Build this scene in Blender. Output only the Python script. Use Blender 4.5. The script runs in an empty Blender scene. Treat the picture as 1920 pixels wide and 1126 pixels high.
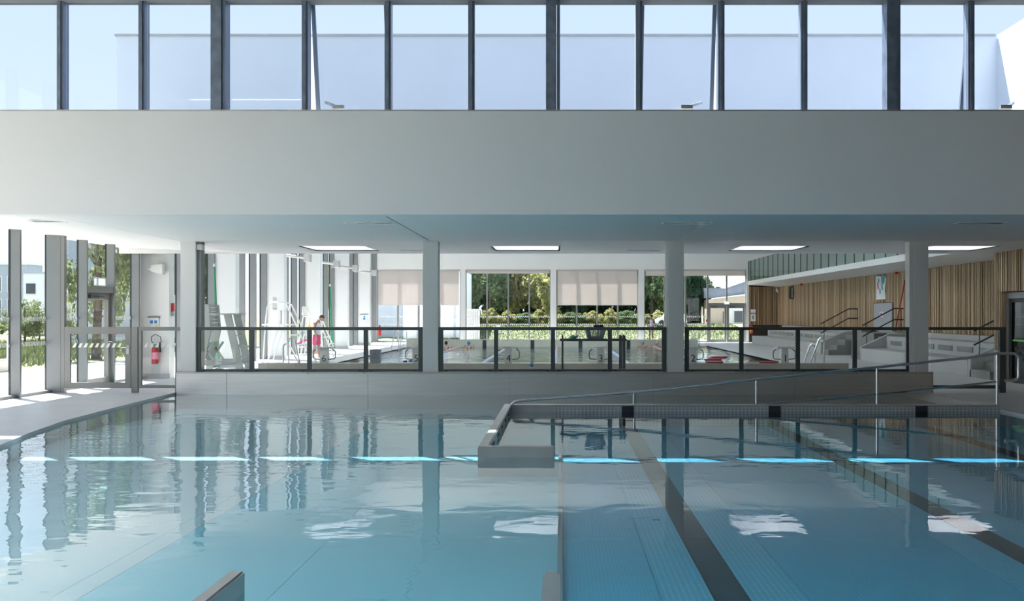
import bpy, bmesh, math, random
import numpy as np
from mathutils import Vector, Matrix
random.seed(7)
rng = np.random.default_rng(11)
S = bpy.context.scene
C = S.collection
PI = math.pi

# ---------------------------------------------------------------- camera
EYE = 1.72                      # eye height above the near water level (z = 0)
cd = bpy.data.cameras.new('camera')
cam = bpy.data.objects.new('camera', cd)
C.objects.link(cam)
cam.location = (0, 0, EYE)
cam.rotation_euler = (PI / 2, 0, 0)
cd.sensor_fit = 'HORIZONTAL'
cd.sensor_width = 36
cd.lens = 36 * 1800 / 1920
cd.shift_x = -90 / 1920
cd.shift_y = 25 / 1920
cd.clip_start = 0.05
cd.clip_end = 800
S.camera = cam

# ---------------------------------------------------------------- sky
w = bpy.data.worlds.new('sky')
S.world = w
w.use_nodes = True
nt = w.node_tree
nt.nodes.clear()
tc = nt.nodes.new('ShaderNodeTexCoord')
sp = nt.nodes.new('ShaderNodeSeparateXYZ')
rp = nt.nodes.new('ShaderNodeValToRGB')
bg = nt.nodes.new('ShaderNodeBackground')
ow = nt.nodes.new('ShaderNodeOutputWorld')
nt.links.new(tc.outputs['Generated'], sp.inputs[0])
nt.links.new(sp.outputs['Z'], rp.inputs[0])
nt.links.new(rp.outputs[0], bg.inputs[0])
nt.links.new(bg.outputs[0], ow.inputs[0])
e = rp.color_ramp.elements
e[0].position = 0.0
e[0].color = (0.88, 0.94, 1.0, 1)
e[1].position = 1.0
e[1].color = (0.50, 0.66, 0.92, 1)
m_ = e.new(0.32)
m_.color = (0.70, 0.82, 0.98, 1)
bg.inputs[1].default_value = 1.0

# ---------------------------------------------------------------- sun
SUNV = Vector((0.40, -0.36, -1.0))
sl = bpy.data.lights.new('sun', 'SUN')
sl.energy = 16.0
sl.angle = math.radians(0.6)
sl.color = (1.0, 0.95, 0.88)
so = bpy.data.objects.new('sun', sl)
C.objects.link(so)
so.location = (-20, 60, 60)
so.rotation_euler = SUNV.to_track_quat('-Z', 'Y').to_euler()

S.view_settings.view_transform = 'Standard'
S.view_settings.look = 'None'
S.view_settings.gamma = 1
S.view_settings.use_curve_mapping = False
S.view_settings.exposure = 1.0
S.cycles.use_denoising = True
S.cycles.diffuse_bounces = 6
S.cycles.max_bounces = 16
S.cycles.transparent_max_bounces = 24
S.cycles.caustics_reflective = False
S.cycles.caustics_refractive = False
S.cycles.sample_clamp_indirect = 6


# ================================================================ materials
def _mat(name):
    m = bpy.data.materials.new(name)
    m.use_nodes = True
    t = m.node_tree
    t.nodes.clear()
    out = t.nodes.new('ShaderNodeOutputMaterial')
    return m, t, out


def N(t, kind, **kw):
    n = t.nodes.new(kind)
    for k, v in kw.items():
        setattr(n, k, v)
    return n


def math_node(t, op, a, b=None, c=None):
    n = t.nodes.new('ShaderNodeMath')
    n.operation = op
    for i, v in enumerate((a, b, c)):
        if v is None:
            continue
        if isinstance(v, (int, float)):
            n.inputs[i].default_value = v
        else:
            t.links.new(v, n.inputs[i])
    return n.outputs[0]


def noise_of(t, scale, detail=3, stretch=(1, 1, 1), coord='Object'):
    tc = t.nodes.new('ShaderNodeTexCoord')
    mp = t.nodes.new('ShaderNodeMapping')
    mp.inputs['Scale'].default_value = stretch
    t.links.new(tc.outputs[coord], mp.inputs[0])
    n = t.nodes.new('ShaderNodeTexNoise')
    n.inputs['Scale'].default_value = scale
    n.inputs['Detail'].default_value = detail
    t.links.new(mp.outputs[0], n.inputs['Vector'])
    return n.outputs['Fac']


def pm(name, col, rough=0.6, metal=0.0, var=0.06, scale=3.0, bump=0.0, bscale=40.0, stretch=(1, 1, 1), spec=0.5, col2=None):
    """plain painted / metal / plastic surface with a little uneven tone and fine relief"""
    m, t, out = _mat(name)
    b = t.nodes.new('ShaderNodeBsdfPrincipled')
    b.inputs['Roughness'].default_value = rough
    b.inputs['Metallic'].default_value = metal
    b.inputs['Specular IOR Level'].default_value = spec
    f = noise_of(t, scale, 4, stretch)
    r = t.nodes.new('ShaderNodeValToRGB')
    c2 = col2 if col2 else tuple(min(1, v * (1 + var)) for v in col)
    c1 = col if col2 else tuple(v * (1 - var) for v in col)
    r.color_ramp.elements[0].position = 0.3
    r.color_ramp.elements[1].position = 0.7
    r.color_ramp.elements[0].color = (*c1, 1)
    r.color_ramp.elements[1].color = (*c2, 1)
    t.links.new(f, r.inputs[0])
    t.links.new(r.outputs[0], b.inputs['Base Color'])
    if bump:
        g = noise_of(t, bscale, 3, stretch)
        bn = t.nodes.new('ShaderNodeBump')
        bn.inputs['Strength'].default_value = bump
        bn.inputs['Distance'].default_value = 0.01
        t.links.new(g, bn.inputs['Height'])
        t.links.new(bn.outputs[0], b.inputs['Normal'])
    t.links.new(b.outputs[0], out.inputs[0])
    return m


def glass(name, tint=(0.9, 0.95, 0.95), f0=0.05, rough=0.0):
    """clear pane: Schlick reflection over tinted transmission"""
    m, t, out = _mat(name)
    lw = N(t, 'ShaderNodeLayerWeight')
    lw.inputs[0].default_value = 0.5
    p = math_node(t, 'POWER', lw.outputs['Facing'], 5.0)
    fac = math_node(t, 'MULTIPLY_ADD', p, 0.7 * (1 - f0), f0)
    tr = N(t, 'ShaderNodeBsdfTransparent')
    tr.inputs[0].default_value = (*tint, 1)
    gl = N(t, 'ShaderNodeBsdfGlossy')
    gl.inputs['Roughness'].default_value = rough
    mx = N(t, 'ShaderNodeMixShader')
    t.links.new(fac, mx.inputs[0])
    t.links.new(tr.outputs[0], mx.inputs[1])
    t.links.new(gl.outputs[0], mx.inputs[2])
    t.links.new(mx.outputs[0], out.inputs[0])
    return m


def water(name, tint, amp_calm, amp_wave, wl, swirl=None, left_gain=True, fexp=3.8):
    m, t, out = _mat(name)
    tc = N(t, 'ShaderNodeTexCoord')
    sx = N(t, 'ShaderNodeSeparateXYZ')
    t.links.new(tc.outputs['Object'], sx.inputs[0])
    # object origin of the sheets is at the world origin, so these are metres
    n1 = noise_of(t, 1.0 / wl, 2, (0.8, 1.0, 1))
    n2 = noise_of(t, 2.6 / wl, 2, (0.45, 1.0, 1))
    n3 = noise_of(t, 0.16, 1, (1.0, 1.6, 1))
    h = math_node(t, 'ADD', math_node(t, 'MULTIPLY', n1, 1.0), math_node(t, 'MULTIPLY', n2, 0.30))
    if left_gain:
        g = N(t, 'ShaderNodeMapRange')
        g.inputs['From Min'].default_value = -0.2
        g.inputs['From Max'].default_value = -3.0
        g.inputs['To Min'].default_value = amp_calm
        g.inputs['To Max'].default_value = amp_wave
        t.links.new(sx.outputs['X'], g.inputs['Value'])
        patch = N(t, 'ShaderNodeMapRange')
        patch.inputs['From Min'].default_value = 0.35
        patch.inputs['From Max'].default_value = 0.65
        patch.inputs['To Min'].default_value = 0.4
        patch.inputs['To Max'].default_value = 1.5
        t.links.new(n3, patch.inputs['Value'])
        amp = math_node(t, 'MULTIPLY', g.outputs[0], patch.outputs[0])
    else:
        amp = math_node(t, 'MULTIPLY', n3, 2 * amp_wave)
    hh = math_node(t, 'MULTIPLY', h, amp)
    if swirl:
        # ring ripples around a welling-up point
        dx = math_node(t, 'SUBTRACT', sx.outputs['X'], swirl[0])
        dy = math_node(t, 'SUBTRACT', sx.outputs['Y'], swirl[1])
        rr = math_node(t, 'SQRT', math_node(t, 'ADD', math_node(t, 'MULTIPLY', dx, dx), math_node(t, 'MULTIPLY', dy, dy)))
        wv = math_node(t, 'SINE', math_node(t, 'MULTIPLY', rr, 16.0))
        dec = math_node(t, 'POWER', 2.718, math_node(t, 'MULTIPLY', rr, -1.7))
        hh = math_node(t, 'MULTIPLY_ADD', math_node(t, 'MULTIPLY', wv, dec), amp_wave * 0.8, hh)
    bn = N(t, 'ShaderNodeBump')
    bn.inputs['Strength'].default_value = 1.0
    bn.inputs['Distance'].default_value = 1.0
    t.links.new(hh, bn.inputs['Height'])
    lw = N(t, 'ShaderNodeLayerWeight')
    lw.inputs[0].default_value = 0.5
    t.links.new(bn.outputs[0], lw.inputs['Normal'])
    p = math_node(t, 'POWER', lw.outputs['Facing'], fexp)
    fac = math_node(t, 'MULTIPLY_ADD', p, 0.98, 0.02)
    tr = N(t, 'ShaderNodeBsdfTransparent')
    tr.inputs[0].default_value = (*tint, 1)
    gl = N(t, 'ShaderNodeBsdfGlossy')
    gl.inputs['Roughness'].default_value = 0.0
    t.links.new(bn.outputs[0], gl.inputs['Normal'])
    mx = N(t, 'ShaderNodeMixShader')
    t.links.new(fac, mx.inputs[0])
    t.links.new(tr.outputs[0], mx.inputs[1])
    t.links.new(gl.outputs[0], mx.inputs[2])
    t.links.new(mx.outputs[0], out.inputs[0])
    return m


def dotted(name, col, dot, pitch, rad, rough=0.35, metal=0.0, axes=('X', 'Y'), scale2=(1, 1)):
    """sheet embossed with a regular grid of small raised dots"""
    m, t, out = _mat(name)
    tc = N(t, 'ShaderNodeTexCoord')
    sx = N(t, 'ShaderNodeSeparateXYZ')
    t.links.new(tc.outputs['Object'], sx.inputs[0])
    fs = []
    for a, s2 in zip(axes, scale2):
        v = math_node(t, 'FRACT', math_node(t, 'MULTIPLY', sx.outputs[a], s2 / pitch))
        v = math_node(t, 'SUBTRACT', v, 0.5)
        fs.append(math_node(t, 'MULTIPLY', v, v))
    d = math_node(t, 'SQRT', math_node(t, 'ADD', fs[0], fs[1]))
    msk = N(t, 'ShaderNodeMapRange')
    msk.inputs['From Min'].default_value = rad + 0.08
    msk.inputs['From Max'].default_value = rad - 0.08
    t.links.new(d, msk.inputs['Value'])
    mix = N(t, 'ShaderNodeMix', data_type='RGBA')
    t.links.new(msk.outputs[0], mix.inputs[0])
    nz = noise_of(t, 1.2, 3)
    c1 = N(t, 'ShaderNodeValToRGB')
    c1.color_ramp.elements[0].color = (*[v * 0.9 for v in col], 1)
    c1.color_ramp.elements[1].color = (*[min(1, v * 1.1) for v in col], 1)
    t.links.new(nz, c1.inputs[0])
    t.links.new(c1.outputs[0], mix.inputs[6])
    mix.inputs[7].default_value = (*dot, 1)
    b = N(t, 'ShaderNodeBsdfPrincipled')
    b.inputs['Roughness'].default_value = rough
    b.inputs['Metallic'].default_value = metal
    t.links.new(mix.outputs[2], b.inputs['Base Color'])
    bn = N(t, 'ShaderNodeBump')
    bn.inputs['Strength'].default_value = 0.4
    bn.inputs['Distance'].default_value = 0.004
    t.links.new(msk.outputs[0], bn.inputs['Height'])
    t.links.new(bn.outputs[0], b.inputs['Normal'])
    t.links.new(b.outputs[0], out.inputs[0])
    return m


def wood(name, c1, c2):
    m, t, out = _mat(name)
    b = N(t, 'ShaderNodeBsdfPrincipled')
    b.inputs['Roughness'].default_value = 0.55
    oi = N(t, 'ShaderNodeObjectInfo')
    f = noise_of(t, 6.0, 5, (12, 12, 0.5))
    a = math_node(t, 'ADD', math_node(t, 'MULTIPLY', oi.outputs['Random'], 0.65), math_node(t, 'MULTIPLY', f, 0.4))
    r = N(t, 'ShaderNodeValToRGB')
    r.color_ramp.elements[0].position = 0.1
    r.color_ramp.elements[1].position = 0.9
    r.color_ramp.elements[0].color = (*c1, 1)
    r.color_ramp.elements[1].color = (*c2, 1)
    t.links.new(a, r.inputs[0])
    t.links.new(r.outputs[0], b.inputs['Base Color'])
    t.links.new(b.outputs[0], out.inputs[0])
    return m


def foliage(name, c1, c2, trans=0.45):
    m, t, out = _mat(name)
    f = noise_of(t, 2.4, 4)
    g = noise_of(t, 11.0, 2)
    a = math_node(t, 'ADD', math_node(t, 'MULTIPLY', f, 0.6), math_node(t, 'MULTIPLY', g, 0.4))
    r = N(t, 'ShaderNodeValToRGB')
    r.color_ramp.elements[0].position = 0.32
    r.color_ramp.elements[1].position = 0.68
    r.color_ramp.elements[0].color = (*c1, 1)
    r.color_ramp.elements[1].color = (*c2, 1)
    t.links.new(a, r.inputs[0])
    d = N(t, 'ShaderNodeBsdfDiffuse')
    tl = N(t, 'ShaderNodeBsdfTranslucent')
    t.links.new(r.outputs[0], d.inputs[0])
    t.links.new(r.outputs[0], tl.inputs[0])
    mx = N(t, 'ShaderNodeMixShader')
    mx.inputs[0].default_value = trans
    t.links.new(d.outputs[0], mx.inputs[1])
    t.links.new(tl.outputs[0], mx.inputs[2])
    t.links.new(mx.outputs[0], out.inputs[0])
    return m


def sheet(name, col, trans=0.5):
    """woven blind / opal sheet letting light through"""
    m, t, out = _mat(name)
    d = N(t, 'ShaderNodeBsdfDiffuse')
    tl = N(t, 'ShaderNodeBsdfTranslucent')
    f = noise_of(t, 220.0, 2)
    r = N(t, 'ShaderNodeValToRGB')
    r.color_ramp.elements[0].color = (*[v * 0.95 for v in col], 1)
    r.color_ramp.elements[1].color = (*col, 1)
    t.links.new(f, r.inputs[0])
    t.links.new(r.outputs[0], d.inputs[0])
    t.links.new(r.outputs[0], tl.inputs[0])
    mx = N(t, 'ShaderNodeMixShader')
    mx.inputs[0].default_value = trans
    t.links.new(d.outputs[0], mx.inputs[1])
    t.links.new(tl.outputs[0], mx.inputs[2])
    t.links.new(mx.outputs[0], out.inputs[0])
    return m


def emit(name, col, s):
    m, t, out = _mat(name)
    e = N(t, 'ShaderNodeEmission')
    e.inputs[0].default_value = (*col, 1)
    e.inputs[1].default_value = s
    t.links.new(e.outputs[0], out.inputs[0])
    return m


M = dict(
    plaster=pm('white_plaster', (0.80, 0.80, 0.79), 0.85, var=0.015, scale=0.6, bump=0.02, bscale=60),
    ceiling=pm('ceiling_paint', (0.82, 0.82, 0.81), 0.8, var=0.01, scale=0.5),
    roofwhite=pm('white_render_outside', (0.72, 0.765, 0.81), 0.9, var=0.02, scale=0.8),
    gravel=pm('dark_roof_membrane', (0.19, 0.19, 0.195), 0.95, var=0.15, scale=60),
    deck=pm('deck_tile', (0.56, 0.56, 0.575), 0.42, var=0.05, scale=1.5, bump=0.05, bscale=90),
    coping=pm('coping_stone', (0.55, 0.55, 0.57), 0.4, var=0.04, scale=3),
    kerbtile=pm('beige_kerb_tile', (0.50, 0.47, 0.40), 0.4, var=0.08, scale=5),
    steel=pm('brushed_stainless', (0.66, 0.66, 0.645), 0.34, 0.85, var=0.06, scale=2.0, bump=0.05, bscale=8, stretch=(0.5, 0.5, 12)),
    steelsmooth=pm('polished_stainless', (0.70, 0.71, 0.72), 0.2, 1.0, var=0.03, scale=4),
    steelplain=pm('satin_stainless', (0.50, 0.50, 0.49), 0.38, 0.6, var=0.06, scale=3),
    alu=pm('grey_aluminium', (0.23, 0.24, 0.245), 0.45, 0.35, var=0.03, scale=3),
    aluside=pm('warm_grey_aluminium', (0.24, 0.24, 0.23), 0.45, 0.2, var=0.03, scale=3),
    darkalu=pm('dark_grey_metal', (0.085, 0.095, 0.097), 0.45, 0.2, var=0.05, scale=3),
    bluealu=pm('slate_aluminium', (0.19, 0.235, 0.31), 0.45, 0.3, var=0.06, scale=3),
    galv=pm('galvanised_steel', (0.20, 0.24, 0.31), 0.5, 0.4, var=0.25, scale=6),
    gasket=pm('black_gasket', (0.02, 0.025, 0.03), 0.6),
    black=pm('black_plastic', (0.015, 0.016, 0.018), 0.5),
    white=pm('white_gloss_paint', (0.74, 0.75, 0.74), 0.35, var=0.02),
    greyplastic=pm('grey_green_plastic', (0.50, 0.54, 0.52), 0.5, var=0.03),
    offwhite=pm('off_white_plastic', (0.72, 0.72, 0.69), 0.4, var=0.03),
    red=pm('red_paint', (0.50, 0.03, 0.03), 0.4),
    pink=pm('pink_cloth', (0.85, 0.08, 0.25), 0.8),
    pinkstripe=pm('pale_pink_cloth', (0.80, 0.30, 0.42), 0.8),
    yellow=pm('yellow_paint', (0.85, 0.55, 0.03), 0.5),
    green=pm('green_fabric', (0.02, 0.26, 0.13), 0.7),
    lime=pm('lime_rubber', (0.15, 0.50, 0.12), 0.5),
    blue=pm('blue_plastic', (0.03, 0.12, 0.45), 0.4),
    signblue=pm('sign_blue', (0.02, 0.22, 0.60), 0.4),
    teal=pm('teal_print', (0.02, 0.30, 0.36), 0.5),
    purple=pm('purple_cloth', (0.045, 0.012, 0.08), 0.9, var=0.4, scale=14),
    binblue=pm('grey_blue_plastic', (0.22, 0.27, 0.31), 0.5, var=0.05),
    basket=pm('basket_grey', (0.22, 0.26, 0.31), 0.5, var=0.04),
    skin=pm('skin', (0.46, 0.25, 0.17), 0.55, var=0.05, scale=12),
    skin2=pm('skin_tanned', (0.34, 0.18, 0.12), 0.55, var=0.05, scale=12),
    hair=pm('brown_hair', (0.10, 0.065, 0.04), 0.7, var=0.3, scale=50),
    hair2=pm('dark_hair', (0.012, 0.010, 0.010), 0.6, var=0.3, scale=50),
    shirt=pm('white_cotton', (0.74, 0.75, 0.78), 0.85, var=0.04, scale=9),
    lilac=pm('pale_lilac_lycra', (0.60, 0.56, 0.62), 0.7, var=0.05),
    patterned=pm('patterned_lycra', (0.55, 0.50, 0.55), 0.7, scale=60, col2=(0.10, 0.10, 0.25)),
    concrete=pm('pale_concrete', (0.56, 0.54, 0.50), 0.9, var=0.08, scale=2.5, bump=0.1),
    bleach=pm('bleacher_concrete', (0.44, 0.44, 0.435), 0.55, var=0.03, scale=1.2),
    bleachdark=pm('bleacher_grey_tile', (0.24, 0.24, 0.225), 0.5, var=0.05, scale=2),
    panelgrey=pm('grey_panel', (0.36, 0.38, 0.42), 0.5, var=0.03),
    beige=pm('beige_render', (0.55, 0.46, 0.38), 0.9, var=0.04),
    slate=pm('slate_cladding', (0.13, 0.15, 0.19), 0.6, var=0.12, scale=2),
    facade=pm('white_facade', (0.80, 0.82, 0.88), 0.9, var=0.03),
    facadegrey=pm('grey_facade', (0.42, 0.47, 0.56), 0.85, var=0.05),
    windark=pm('dark_window', (0.05, 0.06, 0.08), 0.15),
    bark=pm('bark', (0.10, 0.075, 0.055), 0.9, var=0.3, scale=8, bump=0.3),
    grass=pm('lawn', (0.12, 0.135, 0.07), 0.95, scale=2.2, col2=(0.19, 0.195, 0.12), bump=0.3, bscale=30),
    blade=foliage('grass_blade', (0.08, 0.11, 0.045), (0.15, 0.17, 0.085)),
    leafdark=foliage('dark_leaves', (0.016, 0.045, 0.028), (0.055, 0.10, 0.055), 0.3),
    leafmid=foliage('mid_leaves', (0.045, 0.10, 0.05), (0.22, 0.28, 0.13), 0.38),
    leafyellow=foliage('yellow_green_leaves', (0.12, 0.17, 0.055), (0.46, 0.42, 0.19), 0.42),
    leafpale=foliage('pale_leaves', (0.11, 0.15, 0.07), (0.30, 0.34, 0.17), 0.45),
    blind=sheet('woven_blind', (0.74, 0.69, 0.66), 0.42),
    opal=sheet('opal_skylight', (0.97, 0.98, 1.0), 0.88),
    glassL=glass('clear_glass', (0.86, 0.88, 0.90), 0.04),
    glassclear=glass('daylight_boost_glass', (0.97, 0.98, 0.98), 0.03),  # for unseen side panes, made clearer to let extra daylight in
    glassfar=glass('glass_far', (0.88, 0.91, 0.93), 0.03),
    glassup=glass('blue_solar_glass', (0.705, 0.74, 0.79), 0.04),
    glassfence=glass('fence_glass', (0.95, 0.97, 0.965), 0.02),
    glassgreen=glass('green_tint_glass', (0.72, 0.82, 0.80), 0.06),
    glassdark=glass('dark_door_glass', (0.20, 0.30, 0.29), 0.05),
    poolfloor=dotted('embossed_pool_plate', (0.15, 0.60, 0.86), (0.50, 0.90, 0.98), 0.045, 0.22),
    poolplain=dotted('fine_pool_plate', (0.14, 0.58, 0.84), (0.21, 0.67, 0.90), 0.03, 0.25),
    poolmid=pm('dim_tone_pool_plate', (0.38, 0.82, 0.94), 0.4, var=0.03, scale=0.7),
    poolleft=pm('lit_tone_pool_plate', (0.80, 0.92, 0.95), 0.4, var=0.03, scale=0.7),
    lane=pm('black_lane_plate', (0.030, 0.035, 0.045), 0.4),
    gridwall=dotted('perforated_steel', (0.40, 0.41, 0.41), (0.95, 0.95, 0.95), 0.066, 0.16, 0.4, 0.0, ('X', 'Z'), (1, 1.35)),
    wood=wood('larch_slat', (0.23, 0.145, 0.075), (0.60, 0.43, 0.26)),
    hallceiling=pm('grey_acoustic_ceiling', (0.22, 0.225, 0.23), 0.9, var=0.03),
    woodpanel=pm('larch_board', (0.23, 0.155, 0.09), 0.6, var=0.2, scale=2.0, stretch=(6, 6, 0.4)),
    greytile=pm('grey_wall_tile', (0.16, 0.165, 0.17), 0.5, var=0.05, scale=3),
    woodback=pm('dark_batten_backing', (0.035, 0.024, 0.016), 0.9),
    water=water('near_pool_water', (0.76, 0.93, 0.98), 0.0026, 0.0085, 0.48, swirl=(-4.2, 16.6)),
    water2=water('far_pool_water', (0.80, 0.94, 1.0), 0.01, 0.085, 0.9, left_gain=False, fexp=5.0),
    print_=pm('white_print', (0.82, 0.83, 0.83), 0.6),
    sign=pm('sign_white', (0.74, 0.76, 0.78), 0.5),
    exitgreen=emit('exit_sign_face', (0.55, 0.85, 0.72), 1.0),
    carwhite=pm('white_car_paint', (0.75, 0.77, 0.80), 0.25),
    tile2=pm('far_pool_tile', (0.80, 0.89, 0.92), 0.4, var=0.04, scale=2),
)


# ================================================================ mesh helpers
class MB:
    def __init__(s):
        s.v = []
        s.f = []

    def box(s, x0, x1, y0, y1, z0, z1):
        n = len(s.v)
        s.v += [(x0, y0, z0), (x1, y0, z0), (x1, y1, z0), (x0, y1, z0), (x0, y0, z1), (x1, y0, z1), (x1, y1, z1), (x0, y1, z1)]
        s.f += [tuple(n + i for i in q) for q in ((3, 2, 1, 0), (4, 5, 6, 7), (0, 1, 5, 4), (1, 2, 6, 5), (2, 3, 7, 6), (3, 0, 4, 7))]
        return s

    def obox(s, c, size, mat3):
        n = len(s.v)
        hx, hy, hz = [q / 2 for q in size]
        for q in ((-hx, -hy, -hz), (hx, -hy, -hz), (hx, hy, -hz), (-hx, hy, -hz), (-hx, -hy, hz), (hx, -hy, hz), (hx, hy, hz), (-hx, hy, hz)):
            p = mat3 @ Vector(q) + Vector(c)
            s.v.append(tuple(p))
        s.f += [tuple(n + i for i in q) for q in ((3, 2, 1, 0), (4, 5, 6, 7), (0, 1, 5, 4), (1, 2, 6, 5), (2, 3, 7, 6), (3, 0, 4, 7))]
        return s

    def beam(s, a, b, wx, wy):
        """rectangular bar from a to b"""
        a, b = Vector(a), Vector(b)
        d = b - a
        q = d.to_track_quat('Z', 'Y').to_matrix()
        return s.obox((a + b) / 2, (wx, wy, d.length), q)

    def tube(s, pts, r, n=8, r2=None):
        pts = [Vector(p) for p in pts]
        base = len(s.v)
        k = len(pts)
        up = None
        for i, p in enumerate(pts):
            d = (pts[min(i + 1, k - 1)] - pts[max(i - 1, 0)]).normalized()
            if up is None:
                up = Vector((0, 0, 1)) if abs(d.z) < 0.9 else Vector((1, 0, 0))
            a = d.cross(up)
            if a.length < 1e-4:
                a = d.orthogonal()
            a.normalize()
            b = a.cross(d)
            up = b
            rr = r if r2 is None else r + (r2 - r) * i / (k - 1)
            for j in range(n):
                t = 2 * PI * j / n
                s.v.append(tuple(p + a * (rr * math.cos(t)) + b * (rr * math.sin(t))))
        for i in range(k - 1):
            for j in range(n):
                j2 = (j + 1) % n
                s.f.append((base + i * n + j, base + i * n + j2, base + (i + 1) * n + j2, base + (i + 1) * n + j))
        s.f.append(tuple(base + j for j in reversed(range(n))))
        s.f.append(tuple(base + (k - 1) * n + j for j in range(n)))
        return s

    def lathe(s, prof, c=(0, 0, 0), n=14):
        base = len(s.v)
        for r, z in prof:
            for j in range(n):
                t = 2 * PI * j / n
                s.v.append((c[0] + r * math.cos(t), c[1] + r * math.sin(t), c[2] + z))
        for i in range(len(prof) - 1):
            for j in range(n):
                j2 = (j + 1) % n
                s.f.append((base + i * n + j, base + i * n + j2, base + (i + 1) * n + j2, base + (i + 1) * n + j))
        s.f.append(tuple(base + j for j in reversed(range(n))))
        s.f.append(tuple(base + (len(prof) - 1) * n + j for j in range(n)))
        return s

    def prism(s, poly, axis, a, b):
        """extrude a 2-D outline along an axis; poly holds the other two coordinates in xyz order"""
        n = len(poly)
        base = len(s.v)
        for t in (a, b):
            for p in poly:
                q = list(p)
                q.insert('xyz'.index(axis), t)
                s.v.append(tuple(q))
        s.f.append(tuple(base + i for i in range(n)))
        s.f.append(tuple(base + n + i for i in reversed(range(n))))
        for i in range(n):
            j = (i + 1) % n
            s.f.append((base + j, base + i, base + n + i, base + n + j))
        return s

    def ell(s, c, r, n=12, m=8):
        base = len(s.v)
        for i in range(m + 1):
            th = PI * i / m
            for j in range(n):
                ph = 2 * PI * j / n
                s.v.append((c[0] + r[0] * math.sin(th) * math.cos(ph), c[1] + r[1] * math.sin(th) * math.sin(ph), c[2] + r[2] * math.cos(th)))
        for i in range(m):
            for j in range(n):
                j2 = (j + 1) % n
                s.f.append((base + i * n + j, base + (i + 1) * n + j, base + (i + 1) * n + j2, base + i * n + j2))
        return s

    def build(s, name, mat, parent=None, bevel=0.0, smooth=False, origin=None):
        v = np.array(s.v, float)
        if origin is None:
            if parent is not None:
                origin = worldloc(parent)
            else:
                lo, hi = v.min(0), v.max(0)
                origin = ((lo[0] + hi[0]) / 2, (lo[1] + hi[1]) / 2, lo[2])
        o = np.array(origin, float)
        me = bpy.data.meshes.new(name)
        me.from_pydata((v - o).tolist(), [], s.f)
        bm = bmesh.new()
        bm.from_mesh(me)
        bmesh.ops.recalc_face_normals(bm, faces=bm.faces)
        if bevel:
            bmesh.ops.bevel(bm, geom=list(bm.edges), offset=bevel, segments=2, affect='EDGES', clamp_overlap=True)
        bm.to_mesh(me)
        bm.free()
        if smooth:
            for p in me.polygons:
                p.use_smooth = True
            try:
                me.set_sharp_from_angle(angle=math.radians(40))
            except Exception:
                pass
        me.materials.append(M[mat] if isinstance(mat, str) else mat)
        ob = bpy.data.objects.new(name, me)
        C.objects.link(ob)
        if parent is not None:
            ob.parent = parent
            ob.location = tuple(o - np.array(worldloc(parent)))
        else:
            ob.location = tuple(o)
        return ob


def worldloc(o):
    p = Vector((0, 0, 0))
    while o is not None:
        p = p + Vector(o.location)
        o = o.parent
    return p


def tag(o, label, cat, group=None, kind=None):
    o['label'] = label
    o['category'] = cat
    if group:
        o['group'] = group
    if kind:
        o['kind'] = kind
    return o


def thing(name, label, cat, loc=(0, 0, 0), group=None, kind=None):
    o = bpy.data.objects.new(name, None)
    o.empty_display_size = 0.2
    C.objects.link(o)
    o.location = loc
    return tag(o, label, cat, group, kind)


def piece(src, parent, loc):
    """another piece sharing src's mesh, at a world position"""
    c = src.copy()
    C.objects.link(c)
    c.parent = parent
    c.location = Vector(loc) - worldloc(parent)
    return c


def dup(root, loc, rotz=0.0, scale=None):
    r = root.copy()
    C.objects.link(r)
    r.location = loc
    r.rotation_euler = (0, 0, rotz)
    if scale:
        r.scale = scale
    for ch in list(root.children):
        c = ch.copy()
        C.objects.link(c)
        c.parent = r
        for g in list(ch.children):
            d = g.copy()
            C.objects.link(d)
            d.parent = c
    return r


def box(name, mat, parent, *b, bevel=0.0):
    return MB().box(*b).build(name, mat, parent, bevel)


def arc(c, r, a0, a1, n, plane='xz'):
    out = []
    for i in range(n + 1):
        a = a0 + (a1 - a0) * i / n
        u, v = r * math.cos(a), r * math.sin(a)
        out.append((c[0] + u, c[1], c[2] + v) if plane == 'xz' else ((c[0], c[1] + u, c[2] + v) if plane == 'yz' else (c[0] + u, c[1] + v, c[2])))
    return out


def text(body, size, loc, mat, parent, name='number', rot=(PI / 2, 0, 0), extrude=0.003, align='CENTER'):
    cu = bpy.data.curves.new(name, 'FONT')
    cu.body = body
    cu.size = size
    cu.extrude = extrude
    cu.align_x = align
    cu.align_y = 'CENTER'
    cu.resolution_u = 4
    tmp = bpy.data.objects.new('tmp', cu)
    C.objects.link(tmp)
    dg = bpy.context.evaluated_depsgraph_get()
    me = bpy.data.meshes.new_from_object(tmp.evaluated_get(dg))
    bpy.data.objects.remove(tmp)
    bpy.data.curves.remove(cu)
    me.materials.clear()
    me.materials.append(M[mat])
    o = bpy.data.objects.new(name, me)
    C.objects.link(o)
    o.parent = parent
    o.location = Vector(loc) - worldloc(parent)
    o.rotation_euler = rot
    return o


# ================================================================ STRUCTURE
WX = 11.0            # half width of the halls
YF = 14.95           # fascia plane
YB = 20.45           # bulkhead / fence line
YE = 24.6            # end of the low ceiling
YR = 57.3            # far wall
ZC = 3.265           # low ceiling
DZ = 0.03            # deck level

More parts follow.
